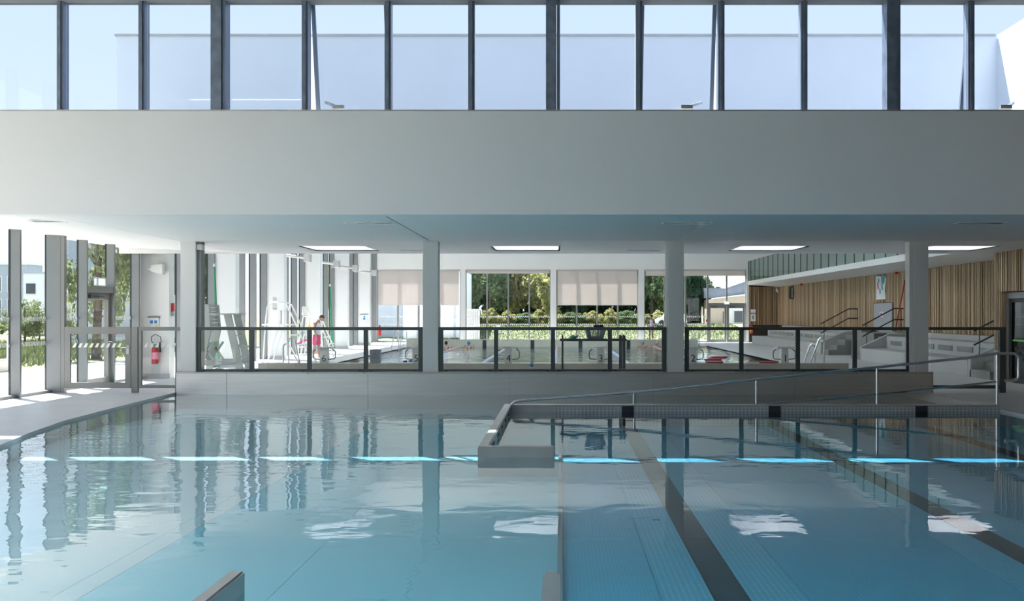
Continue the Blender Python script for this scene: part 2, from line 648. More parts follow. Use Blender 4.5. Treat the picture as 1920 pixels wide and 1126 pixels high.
# ---- deck
edge = [(-8.2, 20.45), (-8.12, 19.0), (-7.98, 17.2), (-7.8, 15.1), (-7.5, 13.6), (-7.17, 12.3), (-6.7, 10.7), (-6.1, 8.9), (-5.4, 7.0), (-4.6, 4.8), (-4.2, 3.2)]
fl = thing('floor', 'pale smooth deck floor around both pools', 'floor', (0, 0, 0), kind='structure')
MB().prism([(-11.3, 20.9)] + [(-8.2, 20.9)] + edge + [(-4.2, -8.3), (-11.3, -8.3)], 'z', -0.35, DZ).build('deck_side', 'deck', fl)
box('deck_front', 'deck', fl, -4.2, 11.3, -8.3, 3.2, -0.35, DZ)
box('deck_side', 'deck', fl, 7.75, 11.3, 3.2, 20.9, -0.35, DZ)
box('deck_middle', 'deck', fl, -11.3, 13.3, 20.9, 26.0, -0.35, DZ)
box('deck_poolside', 'deck', fl, -11.3, -7.75, 26.0, 57.3, -0.35, DZ)
box('deck_poolside', 'deck', fl, 7.7, 13.3, 26.0, 57.3, -0.35, DZ)
box('deck_end', 'deck', fl, -7.75, 7.7, 50.5, 57.3, -0.35, DZ)
# coping along the curved edge
inner = [(x - 0.30, y - 0.02) for x, y in edge]
MB().prism(edge + inner[::-1], 'z', DZ, DZ + 0.012).build('coping', 'coping', fl)
box('coping', 'coping', fl, 7.75, 8.0, 3.2, 20.45, DZ, DZ + 0.012)

# ---- near pool shell
ps = thing('pool_basin', 'plated stainless floor of the near pool with black lane lines', 'pool floor', (0, 0, 0), kind='structure')
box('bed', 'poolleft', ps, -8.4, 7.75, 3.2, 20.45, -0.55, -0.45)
ycut = [3.2, 5.6, 8.4, 11.2, 14.0, 16.9]
g = 0.006


def plate(x0, x1, mat, z):
    for a, b in zip(ycut[:-1], ycut[1:]):
        box('floor_plate', mat, ps, x0 + g / 2, x1 - g / 2, a + g / 2, b - g / 2, -0.45, z)


ZP = -0.25
xs = [0.02]
for k in range(3):
    c = 1.19 + 2.585 * k
    plate(c - 0.49 - (0.68 if k == 0 else 0), c - 0.49, 'poolplain', ZP) if k == 0 else None
    plate(c - 0.49, c - 0.125, 'poolfloor', ZP)
    plate(c - 0.125, c + 0.125, 'lane', ZP + 0.002)
    plate(c + 0.125, c + 0.53, 'poolfloor', ZP)
    plate(c + 0.53, min(c + 1.80, 7.74), 'poolplain', ZP)
    if k < 2:
        plate(c + 1.80, c + 2.095, 'poolplain', ZP - 0.004)
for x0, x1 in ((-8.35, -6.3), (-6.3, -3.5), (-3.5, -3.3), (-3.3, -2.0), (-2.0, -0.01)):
    plate(x0, x1, 'poolleft' if x0 < -3.4 else 'poolmid', ZP + 0.02)  # left plates paler than centre ones: reflected window brightness put into the colour
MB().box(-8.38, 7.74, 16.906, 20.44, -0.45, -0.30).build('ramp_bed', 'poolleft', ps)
box('floor_step', 'steelplain', ps, -0.02, 0.02, 3.2, 16.9, -0.45, -0.20)

# ---- near pool water
wmb = MB()
wp = [(-8.6, 20.46), (7.76, 20.46), (7.76, 3.15), (-8.6, 3.15)]
n0 = len(wmb.v)
wmb.v += [(x, y, 0.0) for x, y in wp]
wmb.f.append((3, 2, 1, 0))
wo = wmb.build('water_near', 'water', None, origin=(0, 0, 0))
tag(wo, 'calm clear blue water of the near pool', 'water', kind='structure')

# ---- far pool
pf = thing('pool_basin', 'tiled basin of the far lane pool', 'pool floor', (0, 38, -1.6), kind='structure')
box('bed', 'tile2', pf, -7.75, 7.7, 26.0, 50.5, -1.7, -1.5)
for k in range(6):
    c = -6.45 + 2.506 * k
    box('lane_line', 'lane', pf, c - 0.13, c + 0.13, 27.5, 49.0, -1.5, -1.495)
box('basin_wall', 'tile2', pf, -7.85, -7.75, 26.0, 50.5, -1.5, DZ)
box('basin_wall', 'tile2', pf, 7.7, 7.8, 26.0, 50.5, -1.5, DZ)
wmb = MB()
wmb.v += [(-7.75, 26.35, 0), (7.7, 26.35, 0), (7.7, 50.15, 0), (-7.75, 50.15, 0)]
wmb.f.append((0, 1, 2, 3))
wo = wmb.build('water_far', 'water2', None, origin=(0, 0, 0))
tag(wo, 'rippled water of the far lane pool behind the glass fence', 'water', kind='structure')


def kerb(y0, y1, xa, xb, label, targets):
    k = thing('pool_kerb', label, 'kerb', ((xa + xb) / 2, (y0 + y1) / 2, DZ), kind='structure')
    box('core', 'kerbtile', k, xa, xb, y0 + 0.012, y1 - 0.012, -1.5, 0.36)
    n = round((xb - xa) / 0.5)
    st = (xb - xa) / n
    src = tsrc = None
    for i in range(n):
        x = xa + i * st
        if src is None:
            src = box('kerb_tile', 'kerbtile', k, x + 0.004, x + st - 0.004, y0, y0 + 0.02, DZ, 0.345)
            tsrc = box('coping_tile', 'kerbtile', k, x + 0.004, x + st - 0.004, y0 - 0.01, y1 + 0.01, 0.35, 0.38)
            org = x
        else:
            base = worldloc(k)
            piece(src, k, base + Vector((x - org, 0, 0)))
            piece(tsrc, k, base + Vector((x - org, 0, 0)))
    for x in targets:
        box('lane_target', 'lane', k, x - 0.10, x + 0.10, y0 - 0.006, y0, -0.12, 0.345)
    return k


kerb(26.0, 26.4, -8.18, 7.82, 'low beige tiled kerb carrying the numbered starting blocks', [])
kerb(50.1, 50.5, -8.0, 7.2, 'low beige tiled kerb at the far end with black lane targets', [-6.45 + 2.506 * k for k in range(6)])

# ---- low ceiling slab with four skylight shafts
SKY = [(-5.97, -4.45), (-1.56, -0.03), (4.13, 5.69), (8.5, 10.07)]
SY0, SY1 = 21.9, 23.6
cl = thing('ceiling', 'low white ceiling over the deck between the two pools', 'ceiling', (0, 20, ZC), kind='structure')
box('ceiling_panel', 'ceiling', cl, -8.05, -2.77, YF + 0.3, 20.3, ZC, ZC + 0.06)
box('ceiling_panel', 'ceiling', cl, -2.74, 2.46, YF + 0.3, 20.3, ZC, ZC + 0.06)
box('ceiling_panel', 'ceiling', cl, 2.49, 13.3, YF + 0.3, 20.3, ZC, ZC + 0.06)
mbc = MB()
xs = [-8.05]
for a, b in SKY:
    xs += [a, b]
xs.append(13.3)
for i in range(0, len(xs), 2):
    mbc.box(xs[i], xs[i + 1], SY0, SY1, ZC, ZC + 0.06)
mbc.box(-8.05, 13.3, 20.31, SY0, ZC, ZC + 0.06)
mbc.box(-8.05, 13.3, SY1, YE, ZC, ZC + 0.06)
mbc.build('ceiling_panel', 'ceiling', cl)
MB().prism([(-8.06, ZC), (-8.06, ZC + 0.06), (-11.3, ZC + 0.25), (-11.3, ZC + 0.165)], 'y', YF + 0.3, YE).build('sloped_ceiling_panel', 'ceiling', cl)
# roof build-up over it, with shafts left open
mbr = MB()
for i in range(0, len(xs), 2):
    mbr.box(xs[i] if i else -11.3, xs[i + 1], SY0, SY1, ZC + 0.26, 4.55)
mbr.box(-11.3, 13.3, YF + 0.3, SY0, ZC + 0.26, 4.55)
mbr.box(-11.3, 13.3, SY1, YE, ZC + 0.26, 4.55)
mbr.build('roof_deck', 'gravel', cl)
for a, b in SKY:
    m = MB()
    m.box(a - 0.03, a, SY0, SY1, ZC, 4.65).box(b, b + 0.03, SY0, SY1, ZC, 4.65).box(a, b, SY0 - 0.03, SY0, ZC, 4.65).box(a, b, SY1, SY1 + 0.03, ZC, 4.65)
    m.build('skylight_shaft', 'white', cl)
    box('opal_panel', 'opal', cl, a, b, SY0, SY1, ZC + 0.015, ZC + 0.03)
    box('added_opal_diffuser', 'opal', cl, a - 0.03, b + 0.03, SY0 - 0.03, SY1 + 0.03, 4.651, 4.67)  # unseen second opal sheet, added to even out the brightness of the panel
# edge of the low ceiling towards the far hall
box('ceiling_edge', 'plaster', cl, -11.3, 13.3, YE, YE + 0.04, ZC, 4.6)

# ---- fascia beam
fa = box('wall_fascia', 'plaster', None, -11.6, 13.3, YF, YF + 0.3, ZC, 4.875)
tag(fa, 'deep plain white beam spanning above the pool', 'beam', kind='structure')
fs = box('trim_1', 'steelplain', None, -11.6, 13.3, YF - 0.012, YF + 0.34, 4.876, 4.895)
tag(fs, 'thin metal sill capping the deep white beam', 'sill', kind='structure')

# ---- clerestory above the beam
ZT = 6.62
cw = thing('window_1', 'row of tall upper panes above the white beam', 'window', (0, YF + 0.15, 4.895), kind='structure')
mx = [-10.5 + 0.0, -9.15, -7.84, -6.56, -5.31, -4.0, -2.70, -1.39, -0.08, 1.24, 2.53, 3.83, 5.17, 6.45, 7.75, 9.1, 10.4]
thick = {-5.31, -0.08, 5.17, 10.4, -10.5}
for i, x in enumerate(mx):
    if x in thick:
        o = 0.035 if x > 0 else -0.035
        box('post', 'galv', cw, x - 0.105 + o, x + 0.06 + o, YF + 0.02, YF + 0.26, 4.895, ZT)
        box('mullion', 'bluealu', cw, x + 0.065 + o, x + 0.115 + o, YF + 0.05, YF + 0.27, 4.895, ZT)
    else:
        box('mullion', 'bluealu', cw, x - 0.05, x + 0.05, YF + 0.10, YF + 0.28, 4.895, ZT)
        box('mullion_cap', 'galv', cw, x - 0.018, x + 0.018, YF + 0.07, YF + 0.10, 4.895, ZT)
opened = {5, 9, 13}
for i in range(len(mx) - 1):
    a, b = mx[i] + 0.06, mx[i + 1] - 0.06
    if i not in opened:
        box('glass_pane', 'glassup', cw, a, b, YF + 0.20, YF + 0.215, 4.895, ZT)
    else:
        # top-hung sash pushed open at the foot
        zt, zb, dy = 6.95, 4.93, 0.42
        A, B = (YF + 0.26, zt), (YF + 0.26 + dy, zb)
        for x in (a + 0.01, b - 0.01):
            sx = 0.03
            MB().prism([(A[0] - 0.025, A[1]), (A[0] + 0.025, A[1]), (B[0] + 0.025, B[1]), (B[0] - 0.025, B[1])], 'x', x - sx, x + sx).build('sash_stile', 'bluealu', cw)
        MB().prism([(A[0], A[1]), (A[0] + 0.012, A[1]), (B[0] + 0.012, B[1]), (B[0], B[1])], 'x', a + 0.04, b - 0.04).build('glass_pane', 'glassup', cw)
        MB().prism([(B[0] - 0.02, B[1] - 0.02), (B[0] + 0.02, B[1] - 0.02), (B[0] + 0.02, B[1] + 0.03), (B[0] - 0.02, B[1] + 0.03)], 'x', a, b).build('sash_rail', 'bluealu', cw)
        # chain opener on the sill
        xc = (a + b) / 2 + (-0.12 if i != 9 else 0.10)
        sgn = -1 if i == 5 else 1
        op = MB().box(xc - 0.09, xc + 0.09, YF + 0.06, YF + 0.12, 4.93, 4.985).build('opener_housing', 'steelplain', cw)
        MB().beam((xc + sgn * 0.05, YF + 0.09, 4.97), (xc + sgn * 0.28, YF + 0.42, 5.10), 0.04, 0.04).build('opener_arm', 'galv', cw)

# ---- near hall roof, back wall, side walls
nr = thing('ceiling_hall', 'grey ceiling of the near pool hall with added opal rooflight strips', 'ceiling', (0, 3, ZT), kind='structure')
RL = [(-2.0, -0.2, 6.5), (4.0, 5.4, -4.5), (7.0, 8.4, -4.5)]  # unseen rooflight strips, added to brighten the pool floor
ys_ = [-8.5] + [v for q in RL for v in q[:2]] + [YF + 0.3]
for i in range(0, len(ys_), 2):
    box('ceiling_panel', 'hallceiling', nr, -11.7, 11.7, ys_[i], ys_[i + 1], ZT, 7.0)
for a_, b_, xr in RL:
    box('ceiling_panel', 'hallceiling', nr, -11.7, -9.0, a_, b_, ZT, 7.0)
    box('ceiling_panel', 'hallceiling', nr, xr, 11.7, a_, b_, ZT, 7.0)
    box('added_rooflight', 'opal', nr, -9.0, xr, a_, b_, 6.9, 6.915)
wb = thing('wall_rear', 'grey tiled rear wall of the near hall behind the viewer', 'wall', (0, -8.3, 0), kind='structure')
for x0, x1 in ((-11.3, 0.0), (0.0, 11.3)):
    box('pier', 'greytile', wb, x0, x1, -8.4, -8.1, DZ, ZT)
box('header', 'greytile', wb, -11.3, 11.3, -8.4, -8.1, 5.9, ZT)

# ---- left glazed wall of the near hall
wl = thing('window_2', 'floor-to-ceiling glazed side wall with grey mullions', 'window', (-WX, 10, DZ), kind='structure')
ym = [24.72 - 1.36 * k for k in range(25)]


def ztop(y):
    return ZC + 0.165 if y > YF else ZT


for i, y in enumerate(ym):
    zt = ztop(y)
    if i == 3:
        box('mullion', 'alu', wl, -11.02, -10.72, y - 0.04, y + 0.09, DZ, zt)
        box('mullion', 'aluside', wl, -10.715, -10.64, y - 0.04, y + 0.06, DZ, zt)
    else:
        box('mullion', 'alu', wl, -11.02, -10.83, y - 0.03, y + 0.03, DZ, zt)
    box('gasket', 'gasket', wl, -11.06, -11.02, y - 0.035, y + 0.035, DZ, zt)
    if i + 1 < len(ym) and i != 1:
        z0 = DZ + 0.06
        box('glass_pane', 'glassL' if y > YF else 'glassclear', wl, -11.045, -11.033, ym[i + 1] + 0.036, y - 0.036, z0, ztop((y + ym[i + 1]) / 2))
        box('sill_rail', 'alu', wl, -11.06, -10.9, ym[i + 1] + 0.036, y - 0.036, DZ, z0)
    if i != 1:
        # printed warning dashes on the panes
        if i + 1 < len(ym) and 14 < y:
            m = MB()
            for zz in (1.57, 1.05):
                yy = ym[i + 1] + 0.08
                while yy < y - 0.12:
                    b0 = len(m.v)
                    m.v += [(-11.03, yy, zz + 0.09), (-11.03, yy + 0.055, zz + 0.09), (-11.03, yy + 0.115, zz), (-11.03, yy + 0.06, zz)]
                    m.v += [(-11.028, q[1], q[2]) for q in m.v[-4:]]
                    m.f += [(b0, b0 + 1, b0 + 2, b0 + 3), (b0 + 4, b0 + 5, b0 + 6, b0 + 7)]
                    yy += 0.105
            mk = m.build('glass_marking', 'print_', wl)
            mk['kind'] = 'stuff'
# beam hiding the roof edge over the low part
box('roof_edge', 'plaster', wl, -11.35, -11.0, YF, 24.9, ZC + 0.165, 4.6)

# door in the glazed wall
ya, yb = ym[2] + 0.03, ym[1] - 0.03
d1 = thing('door_1', 'grey framed glass side door in the glazed wall', 'door', (-11.0, (ya + yb) / 2, DZ), kind='structure')
box('transom', 'aluside', d1, -11.05, -10.85, ya, yb, 2.22, 2.36)
box('glass_pane', 'glassL', d1, -11.045, -11.033, ya, yb, 2.36, ZC + 0.165)
m = MB()
m.box(-11.04, -10.93, ya, ya + 0.10, DZ, 2.22).box(-11.04, -10.93, yb - 0.10, yb, DZ, 2.22).box(-11.04, -10.93, ya + 0.1, yb - 0.1, 2.06, 2.22).box(-11.04, -10.93, ya + 0.1, yb - 0.1, DZ, 0.2)
m.build('leaf_frame', 'aluside', d1)
box('glass_pane', 'glassL', d1, -11.0, -10.988, ya + 0.1, yb - 0.1, 0.2, 2.06)
box('door_closer', 'darkalu', d1, -10.93, -10.86, ya + 0.2, ya + 0.62, 2.09, 2.17)
MB().beam((-10.9, ya + 0.3, 2.12), (-10.72, ya + 0.55, 2.12), 0.03, 0.03).build('closer_arm', 'darkalu', d1)
MB().tube([(-10.93, yb - 0.05, 1.05), (-10.86, yb - 0.05, 1.05), (-10.86, yb - 0.2, 1.05)], 0.012).build('door_handle', 'steelsmooth', d1)
ex = thing('exit_sign', 'small lit green running-man exit sign over the side door', 'exit sign', (-10.8, ya + 0.55, 2.37))
box('housing', 'white', ex, -10.86, -10.78, ya + 0.33, ya + 0.78, 2.37, 2.57)
box('face', 'exitgreen', ex, -10.84, -10.80, ya + 0.322, ya + 0.329, 2.40, 2.54)
box('face', 'exitgreen', ex, -10.779, -10.774, ya + 0.4, ya + 0.7, 2.40, 2.54)
cp = thing('call_point', 'small red fire call point beside the side door', 'alarm', (-10.8, ym[1] - 0.1, 1.2))
box('housing', 'red', cp, -10.83, -10.78, ym[1] - 0.12, ym[1] + 0.0, 1.22, 1.36, bevel=0.008)
box('face', 'white', cp, -10.78, -10.777, ym[1] - 0.09, ym[1] - 0.03, 1.26, 1.32)

# ---- far hall left wall: piers and window strips
wL = thing('wall_left', 'long white side wall of tall piers beside the far pool', 'wall', (-WX, 41, DZ), kind='structure')
PW = 0.35
p0 = [25.1 + 5.37 * k for k in range(6)]
box('header', 'plaster', wL, -11.4, -10.9, 24.9, YR, 6.6, 8.3)
for k, y in enumerate(p0):
    box('pier', 'plaster', wL, -11.06, -10.22 if k == 0 else -10.3, y, y + PW, DZ, 6.6)
    box('skirting', 'coping', wL, -11.0, -10.2 if k == 0 else -10.28, y - 0.015, y, DZ, 0.16)
    ye = p0[k + 1] if k < 5 else YR
    if k == 5:
        ye = YR
    ys = y + PW
    wn = thing('window_%d' % (3 + k), 'tall window strip between white piers, number %d from the fire extinguisher' % (k + 1), 'window', (-11.0, (ys + ye) / 2, DZ), kind='structure')
    n = 4
    for j in range(n + 1):
        yy = ys + 0.04 + (ye - ys - 0.08) * j / n
        box('mullion', 'alu', wn, -11.15, -10.94, yy - 0.04, yy + 0.04, DZ, 6.6)
        box('gasket', 'gasket', wn, -11.19, -11.15, yy - 0.045, yy + 0.045, DZ, 6.6)
        if j < n:
            y2 = ys + 0.04 + (ye - ys - 0.08) * (j + 1) / n
            box('glass_pane', 'glassL', wn, -11.175, -11.165, yy + 0.045, y2 - 0.045, DZ, 6.6)
# short infill between near glazing and first pier
box('pier', 'plaster', wL, -11.06, -10.95, 24.76, 25.1, DZ, 6.6)

# ---- far wall
wr = thing('wall_back', 'white far end wall above and between the big windows', 'wall', (0, YR, DZ), kind='structure')
box('header', 'plaster', wr, -11.4, 16.3, YR, YR + 0.35, 4.36, 8.3)
for x0, x1 in ((-11.4, -10.93), (-5.96, -5.64), (-0.57, -0.22), (4.68, 5.03), (11.13, 11.25)):
    box('pier', 'plaster', wr, x0, x1, YR, YR + 0.35, DZ, 4.36)
box('panel', 'plaster', wr, 11.25, 16.3, YR, YR + 0.35, DZ, 4.36)
bays = [(-10.93, -5.96, 3.1), (-5.64, -0.57, 1.0), (-0.22, 4.68, 3.1), (5.03, 11.13, 1.0)]
muls = [[-9.69, -8.45, -7.2], [-4.37, -3.1, -1.84], [1.0, 2.23, 3.46], [6.27, 7.5, 8.83, 9.97]]
names = ['leftmost far window bay with a lowered cream blind', 'far window bay full of green trees', 'middle far window bay with a lowered cream blind', 'rightmost far window bay with a double door']
for k, ((x0, x1, _), ms) in enumerate(zip(bays, muls)):
    wn = thing('window_%d' % (9 + k), names[k], 'window', ((x0 + x1) / 2, YR, DZ), kind='structure')
    e_ = [x0] + ms + [x1]
    for x in e_:
        if 8.9 < x < 11.0:
            box('mullion', 'aluside', wn, x - 0.04, x + 0.04, YR + 0.08, YR + 0.22, 2.28, 4.36)
        else:
            box('mullion', 'aluside', wn, x - 0.045, x + 0.045, YR + 0.08, YR + 0.22, DZ, 4.36)
    box('head_rail', 'aluside', wn, x0, x1, YR + 0.08, YR + 0.22, 4.28, 4.36)
    box('sill_rail', 'aluside', wn, x0, x1 if k < 3 else 8.83, YR + 0.08, YR + 0.22, DZ, 0.1)
    for a, b in zip(e_[:-1], e_[1:]):
        if k == 3 and a > 8.5:
            box('glass_pane', 'glassfar', wn, a + 0.045, b - 0.045, YR + 0.14, YR + 0.152, 2.36, 4.28)
            continue
        box('glass_pane', 'glassfar', wn, a + 0.045, b - 0.045, YR + 0.14, YR + 0.152, 0.1, 4.28)
        m = MB()
        for zz in (1.50, 1.03):
            xx = a + 0.08
            while xx < b - 0.14:
                b0 = len(m.v)
                for yy in (YR + 0.137, YR + 0.135):
                    m.v += [(xx, yy, zz + 0.1), (xx + 0.06, yy, zz + 0.1), (xx + 0.12, yy, zz), (xx + 0.06, yy, zz)]
                m.f += [(b0, b0 + 1, b0 + 2, b0 + 3), (b0 + 4, b0 + 5, b0 + 6, b0 + 7)]
                xx += 0.115
        m.build('glass_marking', 'print_', wn)['kind'] = 'stuff'

dd = thing('door_2', 'double glass exit door in the far wall', 'door', (9.97, YR, DZ), kind='structure')
box('door_frame', 'aluside', dd, 8.83, 11.1, YR + 0.06, YR + 0.24, 2.2, 2.36)
for x0, x1 in ((8.88, 9.96), (9.98, 11.06)):
    m = MB().box(x0, x0 + 0.12, YR + 0.1, YR + 0.18, DZ, 2.2).box(x1 - 0.12, x1, YR + 0.1, YR + 0.18, DZ, 2.2)
    m.box(x0 + 0.12, x1 - 0.12, YR + 0.1, YR + 0.18, 2.06, 2.2).box(x0 + 0.12, x1 - 0.12, YR + 0.1, YR + 0.18, DZ, 0.2)
    lf = m.build('door_leaf', 'aluside', dd)
    box('glass_pane', 'glassfar', lf, x0 + 0.12, x1 - 0.12, YR + 0.13, YR + 0.142, 0.2, 2.06)
    box('door_closer', 'darkalu', lf, x0 + 0.15, x0 + 0.5, YR + 0.05, YR + 0.1, 2.1, 2.17)
es = thing('exit_sign', 'small pale exit sign over the far double door', 'exit sign', (9.97, YR, 2.36))
box('housing', 'white', es, 9.82, 10.12, YR - 0.02, YR + 0.06, 2.28, 2.48)
box('face', 'exitgreen', es, 9.85, 10.09, YR - 0.026, YR - 0.021, 2.31, 2.45)
box('call_point', 'red', dd, 8.72, 8.82, YR + 0.04, YR + 0.08, 1.25, 1.4)

# ---- roller blinds
bl = [(-10.88, -6.0, 2.26, 'cream roller blind lowered over the leftmost far window'), (-5.6, -0.6, 4.16, 'cream roller blind rolled up above the trees window'),
      (-0.18, 4.63, 2.26, 'cream roller blind lowered over the middle far window'), (5.08, 11.08, 4.02, 'cream roller blind rolled up above the far exit door')]
for x0, x1, z0, lb in bl:
    b = thing('roller_blind', lb, 'blind', ((x0 + x1) / 2, YR, z0), 'roller blinds of the far windows')
    box('fabric', 'blind', b, x0 + 0.03, x1 - 0.03, YR + 0.035, YR + 0.039, z0, 4.30)
    MB().tube([(x0, YR + 0.03, 4.31), (x1, YR + 0.03, 4.31)], 0.045, 10).build('roller_tube', 'blind', b)
    box('bottom_bar', 'offwhite', b, x0 + 0.02, x1 - 0.02, YR + 0.025, YR + 0.05, z0 - 0.03, z0)

# ---- roof of the far hall, its tall white front above the low roof
rf = thing('ceiling_far', 'high ceiling of the far pool hall with added opal rooflights', 'ceiling', (0, 41, 8.3), kind='structure')
FR = [(31.0, 33.0), (38.0, 40.0), (45.0, 47.0)]  # unseen rooflights, added to brighten the far hall and its water
yy_ = [YE + 0.3] + [v for q in FR for v in q] + [YR + 0.35]
for i in range(0, len(yy_), 2):
    box('ceiling_panel', 'ceiling', rf, -11.4, 16.4, yy_[i], yy_[i + 1], 8.3, 8.75)
for a_, b_ in FR:
    box('ceiling_panel', 'ceiling', rf, -11.4, -6.0, a_, b_, 8.3, 8.75)
    box('ceiling_panel', 'ceiling', rf, 4.0, 16.4, a_, b_, 8.3, 8.75)
    box('added_rooflight', 'opal', rf, -6.0, 4.0, a_, b_, 8.6, 8.62)
uf = box('wall_upper', 'roofwhite', None, -11.35, 16.4, YE, YE + 0.3, 4.55, 8.83)
tag(uf, 'tall white upper wall seen through the clerestory panes', 'wall', kind='structure')
pc = box('trim_2', 'steelplain', None, -11.4, 11.15, YE - 0.04, YE + 0.3, 8.83, 8.88)
tag(pc, 'metal coping along the top of the upper white wall', 'coping', kind='structure')
uw = box('wall_wing', 'roofwhite', None, 11.2, 20.0, 4.0, YE, 4.5, 8.85)
tag(uw, 'sunlit white wing wall beyond the rightmost upper panes', 'wall', kind='structure')
ue = box('wall_gallery', 'plaster', None, 16.0, 16.3, YE, YR, 0, 8.3)
tag(ue, 'white wall behind the spectator gallery', 'wall', kind='structure')

# ---- right side: wood clad walls
wR = thing('wall_right', 'larch slatted side wall behind the concrete bleachers', 'wall', (13.0, 41, 1.06), kind='structure')
box('backing', 'woodback', wR, 13.06, 13.3, YE, YR, -0.3, 3.45)
src = None
y = 25.2
while y < YR - 0.05:
    wd = random.choice((0.055, 0.07, 0.085))
    sl_ = box('slat', 'wood', wR, 13.0 - random.choice((0, 0.012)), 13.05, y, y + wd, 1.06, 3.325)
    y += wd + 0.046
    if 37.6 < y < 40.0:
        # door opening is cut out of the slats
        sl_.data.vertices.foreach_get
        me = sl_.data
        for vv in me.vertices:
            if vv.co.z < 0.5:
                vv.co.z = 2.17 - 1.06
wE = thing('wall_end', 'larch slatted panel beside the far double door', 'wall', (12.1, YR, 1.06), kind='structure')
box('backing', 'woodback', wE, 11.28, 13.2, YR - 0.06, YR - 0.002, 0.0, 3.44)
x = 11.3
while x < 12.98:
    box('slat', 'wood', wE, x, x + 0.06, YR - 0.12, YR - 0.06, 1.06, 3.33)
    x += 0.118
wN = thing('wall_right_near', 'larch slatted wall with the dark glass doorway by the ramp', 'wall', (WX, 20, DZ), kind='structure')
box('backing', 'woodback', wN, 11.07, 11.5, 23.95, 24.3, DZ, ZC)
box('backing', 'woodback', wN, 11.07, 11.5, 22.3, 23.95, 2.26, ZC)
box('backing', 'woodpanel', wN, 11.07, 11.5, -8.3, 22.3, DZ, ZC + 0.3)
box('upper', 'woodpanel', wN, 11.07, 11.5, -8.3, YF + 0.3, ZC + 0.3, ZT)
box('plinth', 'bleach', wN, 10.985, 11.07, 23.95, 24.3, DZ, 0.80)
box('end_cladding', 'wood', wN, 11.0, 11.5, 24.3, 24.33, 0.8, ZC)
y = 24.22
while y > 18.0:
    wd = random.choice((0.05, 0.06, 0.075))
    z0 = 0.80 if y > 23.95 else (2.27 if y > 22.25 else 0.80)
    box('slat', 'wood', wN, 11.0 - random.choice((0, 0.01)), 11.06, y, y + wd, z0, ZC)
    y -= wd + 0.042
d3 = thing('door_3', 'dark green glass doorway with grey frame in the slatted wall', 'door', (11.1, 23.1, DZ), kind='structure')
box('door_lining', 'wood', d3, 11.0, 11.5, 23.93, 23.95, DZ, 2.26)
m = MB().box(11.12, 11.22, 23.80, 23.93, DZ, 2.25).box(11.12, 11.22, 22.3, 22.4, DZ, 2.25).box(11.12, 11.22, 22.4, 23.80, 2.1, 2.25)
m.build('door_frame', 'alu', d3)
m = MB().box(11.15, 11.2, 23.70, 23.80, DZ, 2.1).box(11.15, 11.2, 22.4, 22.5, DZ, 2.1).box(11.15, 11.2, 22.5, 23.70, 2.0, 2.1).box(11.15, 11.2, 22.5, 23.7, DZ, 0.15)
m.build('leaf_frame', 'black', d3)
box('glass_pane', 'glassdark', d3, 11.17, 11.182, 22.5, 23.7, 0.15, 2.0)
box('corridor', 'teal', d3, 12.0, 12.1, 21.5, 24.2, DZ, 2.6)
box('push_bar', 'lime', d3, 11.13, 11.15, 22.6, 23.6, 1.05, 1.09)

# ---- balcony
bal = thing('balcony', 'white spectator gallery running above the slatted wall with glass balustrade', 'balcony', (12, 41, 3.44), kind='structure')
MB().prism([(11.2, 3.44), (11.2, 3.66), (16.2, 3.66), (16.2, 3.40), (13.0, 3.33)], 'y', YE + 0.3, YR).build('slab', 'white', bal)
y = YE + 0.4
first = None
while y < YR - 0.2:
    y2 = min(y + 1.17, YR)
    box('glass_panel', 'glassgreen', bal, 11.24, 11.26, y + 0.012, y2 - 0.012, 3.66, 4.86)
    box('panel_joint', 'darkalu', bal, 11.23, 11.27, y2 - 0.010, y2 + 0.010, 3.66, 4.86)
    y = y2
box('guard_wall', 'plaster', bal, 11.3, 11.4, YE + 0.3, YR, 3.66, 3.72)

# ---- bleachers
def bleacher(y0, y1, label, grilles):
    b = thing('bleacher', label, 'bleacher', (12, (y0 + y1) / 2, DZ))
    box('seat_tier', 'bleach', b, 11.0, 11.95, y0, y1, DZ, 0.47, bevel=0.012)
    t2 = box('seat_tier', 'bleach', b, 11.9, 12.75, y0, y1, DZ, 0.90, bevel=0.012)
    box('walkway', 'bleach', b, 12.72, 12.95, y0, y1, DZ, 1.06)
    for (a, c) in grilles:
        gr = box('vent_grille', 'binblue', b, 11.885, 11.90, a, c, 0.60, 0.76)
        m = MB()
        yy = a + 0.03
        while yy < c - 0.03:
            m.box(11.875, 11.885, yy, yy + 0.012, 0.615, 0.745)
            yy += 0.03
        m.build('fins', 'steelplain', gr)
    return b


bleacher(40.6, 55.0, 'long concrete bleacher bench nearer the far double door', [(41.4 + 1.9 * k, 42.9 + 1.9 * k) for k in range(7)])
bleacher(25.9, 35.0, 'concrete bleacher bench partly behind the rightmost column', [(26.2 + 1.45 * k, 27.3 + 1.45 * k) for k in range(6)])


def stair(y0, y1, label, par):
    s_ = thing('stair_flight', label, 'stairs', (12, (y0 + y1) / 2, DZ))
    for i in range(5):
        box('step', 'bleachdark', s_, 11.0 + 0.34 * i, 11.34 + 0.34 * i, y0 + 0.12, y1 - 0.12, DZ, 0.24 + 0.205 * i)
    box('landing', 'bleachdark', s_, 12.7, 12.95, y0 + 0.12, y1 - 0.12, DZ, 1.06)
    for yy in par:
        MB().prism([(11.0, DZ), (11.0, 0.52), (12.0, 0.98), (12.95, 1.08), (12.95, DZ)], 'y', yy - 0.1, yy + 0.1).build('parapet', 'bleach', s_)
    return s_


